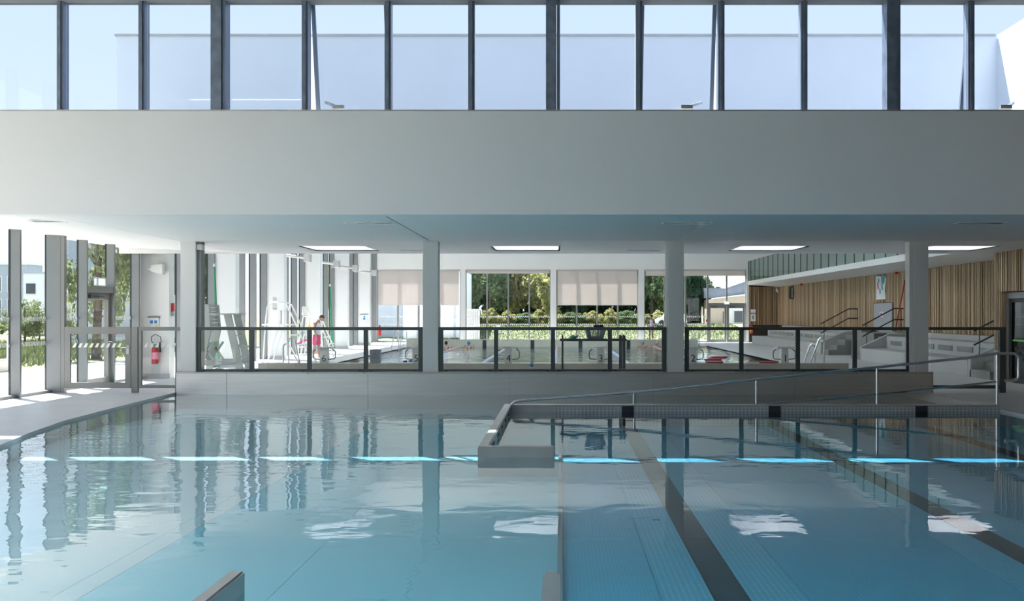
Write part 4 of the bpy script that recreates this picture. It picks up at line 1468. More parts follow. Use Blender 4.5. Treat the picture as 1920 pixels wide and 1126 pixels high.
def block(num, x):
    y, zb = 26.2, 0.38
    b = thing('starting_block', BL[num], 'starting block', (x, y, zb), 'numbered starting blocks')
    MB().prism([(x - 0.105, zb), (x + 0.105, zb), (x + 0.09, zb + 0.40), (x - 0.09, zb + 0.40)], 'y', y - 0.14, y + 0.14).build('pedestal', 'offwhite', b, bevel=0.01)
    pl = MB().prism([(y - 0.26, zb + 0.415), (y + 0.28, zb + 0.375), (y + 0.28, zb + 0.41), (y - 0.26, zb + 0.455)], 'x', x - 0.235, x + 0.235).build('platform', 'white', b, bevel=0.01)
    box('grip_pad', 'offwhite', pl, x - 0.2, x + 0.2, y - 0.2, y + 0.2, zb + 0.43, zb + 0.44)
    for s_ in (-1, 1):
        p = [(x + s_ * 0.22, y - 0.05, zb + 0.37), (x + s_ * 0.29, y - 0.05, zb + 0.33), (x + s_ * 0.30, y - 0.05, zb + 0.28), (x + s_ * 0.30, y - 0.05, zb + 0.16), (x + s_ * 0.275, y - 0.05, zb + 0.115), (x + s_ * 0.09, y - 0.05, zb + 0.10)]
        MB().tube(p, 0.014, 8).build('grab_handle', 'darkalu', b, smooth=True)
    text(num, 0.27, (x + 0.01, y - 0.145, zb + 0.125), 'black', b)
    return b


for k, n in enumerate('654321'):
    block(n, -6.42 + 2.506 * k)

# ---- lane ropes
rope_lab = ['red, white and blue lane rope between lanes six and five', 'lane rope between lanes five and four', 'lane rope between lanes four and three', 'lane rope between lanes three and two', 'lane rope between lanes two and one']
for k in range(5):
    x = -5.17 + 2.506 * k
    r = thing('lane_rope', rope_lab[k], 'lane rope', (x, 38, 0), 'lane ropes of the far pool')
    parts = {'blue': MB(), 'white': MB(), 'red': MB()}
    y = 26.5
    i = 0
    while y < 50.0:
        far = y > 43
        c = 'white' if i % 2 else ('red' if far else 'blue')
        parts[c].tube([(x, y, 0.015), (x, y + 0.22, 0.015)], 0.055, 8)
        y += 0.25
        i += 1
    for c, m in parts.items():
        o = m.build(c + '_floats', c, r)
        o['kind'] = 'stuff'
    MB().tube([(x, 26.4, 0.015), (x, 50.1, 0.015)], 0.012, 6).build('cable', 'steelplain', r)


# ---- pool ladders
def hoop(m, y, x0, x1, zb, zt, lean):
    p = [(x0, y, zb), (x0, y, zt - 0.10)] + [(x0 + 0.10 - 0.10 * math.cos(a), y, zt - 0.10 + 0.10 * math.sin(a)) for a in (0.4, 0.8, 1.2, 1.57)] + [(x0 + 0.16, y, zt - 0.03), (x1, y, zb)]
    m.tube(p, 0.022, 8)


la = thing('pool_ladder', 'pair of curved steel grab rails near block 6', 'ladder', (-7.3, 26.3, 0.38))
for y, a, b, zt in ((26.42, -7.62, -7.20, 0.90), (26.1, -7.38, -7.08, 1.08)):
    m = MB()
    hoop(m, y, a, b, 0.38, zt, 0)
    m.build('grab_rail', 'steelsmooth', la, smooth=True)
la = thing('pool_ladder', 'pair of curved steel grab rails right of block 1', 'ladder', (7.0, 26.3, 0.38))
for y, a, b, zt in ((26.42, 7.02, 6.72, 0.88), (26.1, 7.18, 6.80, 1.06)):
    p = [(a, y, 0.38), (a, y, zt - 0.10)] + [(a - 0.09 + 0.09 * math.cos(t), y, zt - 0.10 + 0.10 * math.sin(t)) for t in (0.4, 0.8, 1.2, 1.57)] + [(a - 0.14, y, zt - 0.04), (b, y, 0.38)]
    MB().tube(p, 0.024, 8).build('grab_rail', 'steelsmooth', la, smooth=True)
for x, y, lb in ((6.9, 50.3, 'curved steel ladder rails at the far kerb beside the rightmost far window'), (-7.65, 45.5, 'tall steel steps rails on the deck side above block 5')):
    la = thing('pool_ladder', lb, 'ladder', (x, y, DZ))
    for dx in (0, 0.38):
        p = [(x + dx, y, -0.3), (x + dx, y, 0.85)] + [(x + dx - 0.10 + 0.10 * math.cos(t), y - 0.0, 0.85 + 0.12 * math.sin(t)) for t in (0.5, 1.0, 1.57, 2.2)] + [(x + dx - 0.36, y, 0.03 if x < 0 else 0.38)]
        MB().tube(p, 0.022, 8).build('grab_rail', 'steelsmooth', la, smooth=True)
    for z in (0.12, 0.4):
        box('tread', 'steelplain', la, x, x + 0.38, y - 0.06, y + 0.06, z, z + 0.03)

# ---- lifeguard chairs
c1 = thing('lifeguard_chair', 'grey-green boarded lifeguard chair next to the first column', 'lifeguard chair', (-8.5, 24.5, DZ), 'lifeguard chairs')
for y in (24.15, 24.85):
    MB().prism([(-9.22, DZ), (-9.04, DZ), (-8.78, 1.30), (-8.83, 1.95), (-9.0, 1.97), (-8.95, 1.30)], 'y', y - 0.03, y + 0.03).build('rear_leg', 'greyplastic', c1)
    MB().prism([(-8.45, 1.70), (-8.27, 1.70), (-7.90, DZ), (-8.08, DZ)], 'y', y - 0.03, y + 0.03).build('front_leg', 'greyplastic', c1)
    MB().prism([(-8.95, 1.70), (-8.95, 1.735), (-8.15, 1.735), (-8.15, 1.70)], 'y', y - 0.07, y + 0.07).build('armrest', 'greyplastic', c1)
    MB().prism([(-9.1, 0.42), (-9.1, 0.56), (-7.98, 0.56), (-7.98, 0.42)], 'y', y - 0.02, y + 0.02).build('side_brace', 'greyplastic', c1)
    MB().beam((-9.0, y, 0.55), (-8.72, y, 1.0), 0.06, 0.04).build('diagonal_brace', 'greyplastic', c1)
    MB().beam((-8.72, y, 0.55), (-9.0, y, 1.0), 0.06, 0.04).build('diagonal_brace', 'greyplastic', c1)
for k in range(6):
    z = 1.40 + 0.098 * k
    box('back_slat', 'greyplastic', c1, -8.86 - 0.015 * k, -8.83 - 0.015 * k, 24.18, 24.82, z, z + 0.075)
for k in range(4):
    x = -8.85 + 0.14 * k
    box('seat_board', 'greyplastic', c1, x, x + 0.12, 24.18, 24.82, 1.36 - 0.0 * k, 1.39)
box('footrest', 'greyplastic', c1, -8.25, -7.95, 24.18, 24.82, 0.88, 0.91)
for z in (0.3, 0.6, 0.9, 1.15):
    x = -8.0 - 0.22 * (z - DZ)
    box('rung', 'greyplastic', c1, x - 0.06, x + 0.06, 24.18, 24.82, z, z + 0.03)
box('rear_panel', 'greyplastic', c1, -8.93, -8.90, 24.2, 24.8, 0.55, 1.0)

c2 = thing('lifeguard_chair', 'white tubular lifeguard chair with curved guard rails and steps', 'lifeguard chair', (-9.7, 33, DZ), 'lifeguard chairs')
for y in (32.7, 33.3):
    p = [(-10.12, y, DZ), (-10.45 + 0.33, y, DZ + 0.01), (-10.02, y, 1.55), (-9.97, y, 1.95), (-9.90, y, 2.08), (-9.78, y, 2.12), (-9.42, y, 2.10), (-9.32, y, 2.04), (-9.22, y, 1.85), (-8.72, y, 0.75), (-8.45, y, DZ)]
    MB().tube(p[0:1] + p[2:], 0.026, 8).build('guard_rail', 'white', c2, smooth=True)
    MB().tube([(-9.55, y, 1.35), (-9.78, y, 0.7), (-9.98, y, DZ)], 0.022, 8).build('leg', 'white', c2)
for k in range(4):
    z = 0.30 + 0.34 * k
    x = -8.56 - (z - DZ) * 0.50
    box('step', 'white', c2, x - 0.13, x + 0.10, 32.7, 33.3, z, z + 0.035)
box('platform', 'white', c2, -10.15, -9.25, 32.68, 33.32, 1.32, 1.37)
box('seat_post', 'white', c2, -9.66, -9.58, 32.9, 33.1, 1.37, 1.83)
MB().prism([(-9.85, 1.83), (-9.82, 1.88), (-9.4, 1.87), (-9.36, 1.83)], 'y', 32.75, 33.25).build('seat', 'offwhite', c2, bevel=0.012)
MB().prism([(-9.88, 1.86), (-9.86, 2.30), (-9.80, 2.30), (-9.78, 1.88)], 'y', 32.76, 33.24).build('backrest', 'offwhite', c2, bevel=0.02)

c3 = thing('lifeguard_chair', 'slim white lifeguard chair behind the woman in pink shorts', 'lifeguard chair', (-9.8, 38.5, DZ), 'lifeguard chairs')
for y in (38.2, 38.8):
    MB().tube([(-10.22, y, 1.60), (-10.48, y, DZ)], 0.026, 8).build('rear_leg', 'white', c3)
    MB().tube([(-9.95, y, 1.60), (-10.18, y, DZ)], 0.022, 8).build('rear_leg', 'white', c3)
    MB().tube([(-10.25, y, 1.98), (-10.20, y, 1.62), (-9.72, y, 1.62), (-9.6, y, 1.45), (-9.0, y, DZ)], 0.026, 8).build('ladder_stile', 'white', c3)
for k in range(5):
    z = 0.22 + 0.28 * k
    x = -9.02 - (z - DZ) * 0.42
    box('rung', 'white', c3, x - 0.09, x + 0.09, 38.2, 38.8, z, z + 0.03)
MB().prism([(-10.25, 1.60), (-10.22, 1.68), (-9.78, 1.65), (-9.75, 1.60)], 'y', 38.2, 38.8).build('seat', 'offwhite', c3, bevel=0.015)
MB().prism([(-10.30, 1.66), (-10.26, 2.02), (-10.18, 2.02), (-10.06, 1.68)], 'y', 38.22, 38.78).build('backrest', 'offwhite', c3, bevel=0.02)
box('footrest', 'offwhite', c3, -9.76, -9.52, 38.25, 38.75, 1.60, 1.64)
box('cross_bar', 'white', c3, -10.45, -9.1, 38.18, 38.22, 0.38, 0.42)
MB().prism([(-10.02, 1.18), (-9.90, 1.18), (-9.96, 1.38)], 'y', 38.14, 38.18).build('yellow_tag', 'yellow', c3)

# ---- trolley table with laundry basket
tr_ = thing('trolley_frame', 'dark grey tubular stand behind the fence carrying the basket', 'stand', (0.75, 22.5, DZ))
for x in (0.06, 1.42, 1.50):
    for y in (22.35, 22.75):
        box('leg', 'darkalu', tr_, x - 0.022, x + 0.022, y - 0.022, y + 0.022, DZ, 1.22)
for y in (22.35, 22.75):
    box('rail', 'darkalu', tr_, 0.0, 1.56, y - 0.025, y + 0.025, 1.085, 1.135)
for x in (0.3, 0.6, 0.9, 1.2):
    box('shelf_slat', 'darkalu', tr_, x - 0.1, x + 0.1, 22.37, 22.73, 1.125, 1.138)
bs = thing('laundry_basket', 'grey plastic laundry basket on the dark stand', 'basket', (0.83, 22.55, 1.138))
x0, y0, zb, zt = 0.83, 22.55, 1.14, 1.40
m = MB()
bw, tw, bd, td = 0.165, 0.235, 0.13, 0.17
# rim, corner posts, bars
m.box(x0 - tw, x0 + tw, y0 - td, y0 - td + 0.015, zt - 0.03, zt).box(x0 - tw, x0 + tw, y0 + td - 0.015, y0 + td, zt - 0.03, zt)
m.box(x0 - tw, x0 - tw + 0.015, y0 - td, y0 + td, zt - 0.03, zt).box(x0 + tw - 0.015, x0 + tw, y0 - td, y0 + td, zt - 0.03, zt)
m.build('rim', 'basket', bs)
m = MB().box(x0 - bw, x0 + bw, y0 - bd, y0 + bd, zb, zb + 0.012)
m.prism([(x0 - bw, zb), (x0 + bw, zb), (x0 + bw + 0.015, zb + 0.05), (x0 - bw - 0.015, zb + 0.05)], 'y', y0 - bd - 0.006, y0 - bd + 0.006)
m.prism([(x0 - bw, zb), (x0 + bw, zb), (x0 + bw + 0.015, zb + 0.05), (x0 - bw - 0.015, zb + 0.05)], 'y', y0 + bd - 0.006, y0 + bd + 0.006)
for s_ in (-1, 1):
    for (dy0, dy1) in ((-1, -1), (1, 1), (-0.4, -0.4), (0.4, 0.4)):
        m.beam((x0 + s_ * bw, y0 + dy0 * bd, zb), (x0 + s_ * tw, y0 + dy1 * td, zt - 0.02), 0.05 if abs(dy0) == 1 else 0.03, 0.012)
for fy, ty in ((y0 - bd, y0 - td), (y0 + bd, y0 + td)):
    for s_ in (-1, 1):
        n_ = len(m.v)
        m.v += [(x0 + s_ * bw * 0.62, fy, zb), (x0 + s_ * bw, fy, zb), (x0 + s_ * tw, ty, zt - 0.02), (x0 + s_ * tw * 0.62, ty, zt - 0.02)]
        m.v += [(q[0], q[1] + 0.008, q[2]) for q in m.v[-4:]]
        m.f += [tuple(n_ + i for i in q) for q in ((0, 1, 2, 3), (7, 6, 5, 4), (0, 4, 5, 1), (1, 5, 6, 2), (2, 6, 7, 3), (3, 7, 4, 0))]
m.build('shell', 'basket', bs)
m = MB()
for fy, ty in ((y0 - bd, y0 - td), (y0 + bd, y0 + td)):
    for k in range(9):
        t = -0.8 + 1.6 * k / 8
        m.beam((x0 + t * bw, fy, zb + 0.04), (x0 + t * tw * 0.92, ty, zt - 0.02), 0.009, 0.008)
    for k in range(6):
        q = 0.25 + 0.12 * k
        m.box(x0 - bw - (tw - bw) * q, x0 + bw + (tw - bw) * q, fy + (ty - fy) * q - 0.004, fy + (ty - fy) * q + 0.004, zb + (zt - zb) * q, zb + (zt - zb) * q + 0.008)
m.build('grid', 'basket', bs)
for s_ in (-1, 1):
    box('handle', 'basket', bs, x0 + s_ * (tw + 0.005) - 0.012, x0 + s_ * (tw + 0.005) + 0.012, y0 - 0.06, y0 + 0.06, zt - 0.05, zt - 0.01)


def cloth_heap(name, mat, c, r, label, cat):
    m = MB().ell(c, r, 18, 10)
    v = np.array(m.v)
    v += 0.22 * np.array(r) * np.sin(v * 37 + 2.0)[:, ::-1]
    m.v = [tuple(q) for q in v]
    o = m.build(name, mat, None, smooth=True)
    return tag(o, label, cat)


cloth_heap('towel', 'purple', (0.93, 22.55, 1.42), (0.125, 0.12, 0.05), 'crumpled dark purple towel on top of the laundry basket', 'towel')
cloth_heap('towel', 'lilac', (0.70, 22.52, 1.395), (0.07, 0.08, 0.03), 'pale lilac cloth at the side of the laundry basket', 'towel')
cap = MB().ell((0.30, 22.5, 1.15), (0.085, 0.085, 0.075), 14, 8).build('bathing_cap', 'lime', None, smooth=True)
tag(cap, 'lime green swim cap on the dark stand', 'swim cap')
gog = MB().prism([(0.26, 1.14), (0.36, 1.15), (0.44, 1.20), (0.43, 1.225), (0.32, 1.19)], 'y', 22.36, 22.46).build('pull_buoy', 'blue', None, bevel=0.01)
tag(gog, 'blue foam pull buoy beside the lime swim cap', 'pull buoy')

# bottle on the steel ledge
bo = thing('water_bottle', 'clear water bottle with blue label standing behind the fence', 'bottle', (-0.62, 20.78, 0.48))
MB().lathe([(0.036, 0), (0.04, 0.01), (0.04, 0.17), (0.03, 0.20), (0.014, 0.225), (0.014, 0.24)], (-0.62, 20.78, 0.48), 14).build('body', 'offwhite', bo, smooth=True)
MB().lathe([(0.041, 0.10), (0.041, 0.15)], (-0.62, 20.78, 0.48), 14).build('label_band', 'signblue', bo)
MB().lathe([(0.017, 0.235), (0.017, 0.26)], (-0.62, 20.78, 0.48), 12).build('cap', 'white', bo)

# grey bin, kickboards, small floats on the kerb
bn_ = thing('waste_bin', 'grey-blue plastic tub on the kerb left of block 5', 'bin', (-5.03, 26.2, 0.38))
m = MB().prism([(-5.155, 0.38), (-4.905, 0.38), (-4.895, 0.745), (-5.165, 0.745)], 'y', 26.06, 26.34)
m.build('body', 'binblue', bn_, bevel=0.012)
MB().lathe([(0.085, 0), (0.085, 0.012)], (-5.03, 26.2, 0.745), 16).build('lid', 'offwhite', bn_)
for k, z in enumerate((0.53, 0.60, 0.65)):
    box('lettering', 'slate', bn_, -5.11 + 0.02 * k, -4.95 - 0.02 * k, 26.045, 26.058, z - 0.01, z + 0.014)


def kickboard(x, y, z, rz, mat, label):
    out = [(-0.14, -0.22), (0.14, -0.22), (0.15, 0.05), (0.10, 0.2), (0.0, 0.25), (-0.10, 0.2), (-0.15, 0.05)]
    o = MB().prism(out, 'z', 0, 0.035).build('kickboard', mat, None, bevel=0.008, origin=(0, 0, 0))
    o.location = (x, y, z)
    o.rotation_euler = (0, 0, rz)
    tag(o, label, 'kickboard', 'kickboards on the kerb')


kickboard(4.22, 26.2, 0.38, 1.5, 'red', 'red kickboard at the bottom of the stack right of block 2')
kickboard(4.20, 26.2, 0.416, 1.62, 'white', 'white kickboard in the stack right of block 2')
kickboard(4.18, 26.2, 0.452, 1.45, 'red', 'second red kickboard of the stack right of block 2')
kickboard(4.28, 26.2, 0.488, 1.7, 'pinkstripe', 'pale pink kickboard in the stack right of block 2')
kickboard(4.36, 26.2, 0.524, 1.4, 'red', 'topmost red kickboard of the stack right of block 2')
kickboard(5.68, 26.2, 0.38, 1.57, 'red', 'single red kickboard lying left of block 1')
for k, x in enumerate((-4.22, -4.08)):
    o = MB().tube([(x - 0.05, 26.15 + 0.03 * k, 0.42 + 0.015 * k), (x + 0.05, 26.17 + 0.03 * k, 0.425 + 0.015 * k)], 0.028, 10).build('rope_float', 'blue', None)
    tag(o, ('left' if k == 0 else 'right') + 'most of two small blue floats lying left of block 5', 'float')
pf_ = MB().prism([(-5.9, 0.40), (-5.72, 0.42), (-5.70, 0.50), (-5.86, 0.52)], 'y', 28.0, 28.4).build('pink_float', 'pink', None, bevel=0.02)
pf_.location.z = 0.0
tag(pf_, 'pink foam float in the far pool left of the grey tub', 'float')

# ---- fire extinguisher on the first pier
fe = thing('fire_extinguisher', 'red fire extinguisher hanging on the first white pier behind the gate', 'fire extinguisher', (-10.53, 24.98, 0.42))
cx, cy = -10.53, 24.97
MB().lathe([(0.06, 0), (0.085, 0.015), (0.085, 0.36), (0.07, 0.42), (0.03, 0.45)], (cx, cy, 0.42), 16).build('cylinder', 'red', fe, smooth=True)
MB().lathe([(0.0865, 0.12), (0.0865, 0.30)], (cx, cy, 0.42), 16).build('label_band', 'pinkstripe', fe)
MB().box(cx - 0.03, cx + 0.03, cy - 0.03, cy + 0.03, 0.86, 0.93).build('valve', 'green', fe)
MB().tube([(cx + 0.03, cy, 0.90), (cx + 0.16, cy, 1.0), (cx + 0.13, cy, 1.13), (cx, cy, 1.19), (cx - 0.10, cy, 1.12), (cx - 0.09, cy, 1.0), (cx - 0.03, cy, 0.93)], 0.011, 8).build('hose', 'black', fe, smooth=True)
MB().tube([(cx + 0.12, cy, 0.98), (cx + 0.13, cy, 0.72)], 0.02, 8, 0.032).build('horn', 'black', fe)
f2 = thing('fire_extinguisher', 'small red extinguisher with yellow label at the right jamb of the far double door', 'fire extinguisher', (11.38, 57.05, 0.55))
MB().lathe([(0.07, 0), (0.09, 0.02), (0.09, 0.42), (0.03, 0.5)], (11.38, 57.05, 0.55), 14).build('cylinder', 'red', f2, smooth=True)
box('wall_bracket', 'steelplain', f2, 11.33, 11.43, 57.12, 57.24, 0.8, 0.9)
MB().lathe([(0.092, 0.15), (0.092, 0.30)], (11.38, 57.05, 0.55), 14).build('label_band', 'yellow', f2)
f3 = thing('fire_extinguisher', 'red extinguisher in the far left corner beside the leftmost far window', 'fire extinguisher', (-10.75, 57.1, 0.4))
MB().lathe([(0.08, 0), (0.10, 0.02), (0.10, 0.5), (0.03, 0.6)], (-10.72, 57.1, 0.42), 14).build('cylinder', 'red', f3, smooth=True)
MB().lathe([(0.03, 0.58), (0.03, 0.66)], (-10.72, 57.1, 0.42), 10).build('valve', 'black', f3)

# ---- notices
sg = thing('notice_board', 'small white notice with blue pictograms above the extinguisher', 'sign', (-10.6, 25.08, 1.38))
box('panel', 'sign', sg, -10.74, -10.48, 25.065, 25.085, 1.36, 1.62)
box('top_strip', 'darkalu', sg, -10.77, -10.45, 25.06, 25.085, 1.625, 1.645)
box('pictogram', 'signblue', sg, -10.70, -10.63, 25.06, 25.065, 1.47, 1.55)
box('pictogram', 'signblue', sg, -10.59, -10.52, 25.06, 25.065, 1.47, 1.55)
box('pictogram', 'yellow', sg, -10.56, -10.50, 25.06, 25.065, 1.37, 1.43)
s2 = thing('notice_board', 'small framed blue-figured notice on the last white pier', 'sign', (-10.62, 51.9, 1.3))
box('panel', 'sign', s2, -10.78, -10.40, 51.93, 51.948, 1.20, 1.68)
box('top_strip', 'darkalu', s2, -10.80, -10.38, 51.925, 51.948, 1.68, 1.71)
box('pictogram', 'signblue', s2, -10.64, -10.54, 51.92, 51.93, 1.40, 1.50)
box('pictogram', 'teal', s2, -10.62, -10.54, 51.92, 51.93, 1.53, 1.60)
s3 = thing('notice_board', 'pair of pale notices on the slatted panel beside the far door', 'sign', (11.55, YR - 0.13, 1.2))
box('panel', 'sign', s3, 11.36, 11.64, YR - 0.14, YR - 0.125, 1.78, 1.99)
p3 = box('panel', 'sign', s3, 11.36, 11.64, YR - 0.14, YR - 0.125, 1.28, 1.72)
box('pictogram', 'black', p3, 11.47, 11.52, YR - 0.146, YR - 0.14, 1.40, 1.62)

fc = thing('fire_alarm_panel', 'slim red and grey alarm unit on the side of the first pier', 'alarm', (-10.2, 25.3, 1.7))
box('housing', 'red', fc, -10.22, -10.17, 25.22, 25.34, 1.78, 2.0)
box('base', 'panelgrey', fc, -10.22, -10.17, 25.22, 25.34, 1.66, 1.76)
sc_ = thing('loudspeaker', 'white wall speaker high on the first pier', 'speaker', (-10.4, 25.0, 2.8))
MB().prism([(-10.62, 2.82), (-10.50, 2.78), (-10.30, 2.74), (-10.30, 3.02), (-10.50, 3.0), (-10.62, 2.96)], 'y', 24.88, 25.06).build('cabinet', 'white', sc_, bevel=0.015)
MB().tube([(-10.62, 24.95, 2.89), (-10.75, 24.95, 2.89), (-10.75, 25.08, 2.89)], 0.02).build('bracket', 'offwhite', sc_)

# ---- arm lights along the side wall
al = ['first', 'second', 'third', 'last']
for k, (x, y) in enumerate(((-9.92, 37.7), (-9.85, 42.3), (-9.85, 46.2), (-9.95, 51.4))):
    z = 3.92
    a = thing('arm_light', 'grey box lamp on a horizontal arm, %s along the side wall' % al[k], 'lamp', (x, y, z - 0.14), 'arm lamps along the side wall')
    MB().tube([(-10.98, y + 0.02, z + 0.12), (x - 0.05, y, z)], 0.06, 10).build('arm', 'steelplain', a, smooth=True)
    box('lamp_head', 'steelplain', a, x - 0.12, x + 0.14, y - 0.14, y + 0.14, z - 0.16, z + 0.14, bevel=0.01)
    box('lens', 'offwhite', a, x - 0.09, x + 0.11, y - 0.11, y + 0.11, z - 0.168, z - 0.16)
    box('wall_plate', 'steelplain', a, -11.0, -10.95, y - 0.1, y + 0.14, z, z + 0.24)

# ---- green folded lane poles / parasols
for (x, y, h, lb) in ((-10.3, 28.6, 3.15, 'tall folded green parasol leaning behind the grey lifeguard chair'), (-10.45, 43.6, 3.0, 'tall folded green parasol standing between the middle piers')):
    g_ = thing('folded_parasol', lb, 'parasol', (x, y, DZ), 'folded green parasols')
    MB().tube([(x + 0.14, y, DZ), (x, y, h)], 0.018, 8).build('pole', 'green', g_)
    MB().tube([(x + 0.12, y, 0.35), (x + 0.06, y, 1.6), (x + 0.01, y, h - 0.06)], 0.055, 10, 0.022).build('folded_canopy', 'green', g_)
    MB().lathe([(0.035, 0), (0.035, 0.08), (0.01, 0.1)], (x, y, h - 0.03), 8).build('tip', 'white', g_)
    MB().lathe([(0.16, 0), (0.16, 0.05), (0.03, 0.09)], (x + 0.13, y, DZ), 12).build('foot', 'darkalu', g_)

# ---- fittings on the slatted wall
sp_ = thing('loudspeaker', 'slim black column speaker on the slatted wall', 'speaker', (12.97, 53.6, 2.5))
box('cabinet', 'black', sp_, 12.80, 12.98, 53.3, 53.75, 2.55, 3.25, bevel=0.02)
box('grille', 'panelgrey', sp_, 12.84, 12.94, 53.285, 53.3, 2.6, 3.2)
for k, (y, lb) in enumerate(((51.4, 'red alarm sounder under the gallery above the column speaker'), (36.9, 'red alarm sounder under the gallery above the grey door'))):
    a = thing('alarm_sounder', lb, 'alarm', (12.9, y, 3.3))
    MB().tube([(12.86, y, 3.36), (12.98, y, 3.36)], 0.11, 12).build('housing', 'red', a)
    MB().tube([(12.98, y, 3.36), (12.995, y, 3.36)], 0.09, 12).build('base', 'white', a)
cm = thing('security_camera', 'small white camera in the far corner of the slatted walls', 'camera', (12.8, 56.9, 3.05))
MB().tube([(12.85, 57.1, 3.30), (12.85, 56.95, 3.2), (12.85, 56.9, 3.14)], 0.035, 8).build('bracket', 'white', cm)
MB().tube([(12.85, 57.0, 3.14), (12.85, 56.65, 3.02)], 0.06, 10).build('body', 'white', cm)

po = thing('poster', 'tall white cut-out poster with teal shapes above the grey door', 'poster', (12.98, 38.6, 2.24))
MB().prism([(38.2, 2.30), (39.35, 2.30), (39.30, 2.6), (39.38, 3.0), (39.30, 3.26), (38.75, 3.22), (38.4, 3.26), (38.15, 3.1), (38.3, 2.7)], 'x', 12.955, 12.985).build('panel', 'sign', po)
MB().tube([(12.945, 38.5, 3.10), (12.955, 38.5, 3.10)], 0.20, 16).build('teal_disc', 'teal', po)
for (y, z, h) in ((39.1, 2.75, 0.28), (38.85, 2.55, 0.2), (38.6, 2.7, 0.24), (39.0, 3.02, 0.14)):
    MB().prism([(y - 0.07, z), (y + 0.05, z - 0.04), (y + 0.09, z + h), (y - 0.03, z + h * 0.8)], 'x', 12.947, 12.955).build('printed_shape', 'teal' if h < 0.26 else 'red', po)
rp_ = MB().tube([(12.75, 36.55, 1.0), (12.94, 36.0, 3.0)], 0.025, 8).build('rescue_pole', 'red', None)
tag(rp_, 'long red pole leaning against the slatted wall by the last column', 'pole')

# ================================================================ PEOPLE
def skin_part(verts, edges, radii, levels=1):
    me = bpy.data.meshes.new('tmp')
    me.from_pydata(verts, edges, [])
    ob = bpy.data.objects.new('tmp', me)
    C.objects.link(ob)
    sk = ob.modifiers.new('s', 'SKIN')
    sk.use_smooth_shade = True
    ss = ob.modifiers.new('u', 'SUBSURF')
    ss.levels = ss.render_levels = levels
    for i, r in enumerate(radii):
        d = me.skin_vertices[0].data[i]
        d.radius = (r, r) if isinstance(r, (int, float)) else r
        d.use_root = i == 0
    dg = bpy.context.evaluated_depsgraph_get()
    out = bpy.data.meshes.new_from_object(ob.evaluated_get(dg))
    bpy.data.objects.remove(ob)
    return out


def joined(meshes, name, mat):
    bm = bmesh.new()
    for m in meshes:
        bm.from_mesh(m)
    me = bpy.data.meshes.new(name)
    bm.to_mesh(me)
    bm.free()
    for p in me.polygons:
        p.use_smooth = True
    me.materials.clear()
    me.materials.append(M[mat])
    for p in me.polygons:
        p.material_index = 0
    return me


def head_mesh(c, tilt, r=(0.088, 0.072, 0.112)):
    """head looking along +x with nose, ears, chin; tilt = pitch forward"""
    m = MB().ell((0, 0, 0), r, 18, 14)
    v = np.array(m.v)
    low = v[:, 2] < 0
    v[low, 1] *= 1 + 0.28 * v[low, 2] / r[2]
    v[low, 0] *= 1 + 0.12 * v[low, 2] / r[2]
    m.v = [tuple(q) for q in v]
    m.ell((0.088, 0, -0.018), (0.022, 0.012, 0.024), 8, 6)
    m.ell((0.068, 0, -0.062), (0.022, 0.024, 0.010), 8, 6)
    for s_ in (-1, 1):
        m.ell((-0.005, s_ * 0.074, -0.01), (0.018, 0.010, 0.030), 8, 6)
    me = bpy.data.meshes.new('tmp')
    me.from_pydata(m.v, [], m.f)
    me.transform(Matrix.Translation(c) @ Matrix.Rotation(tilt, 4, 'Y'))
    return me


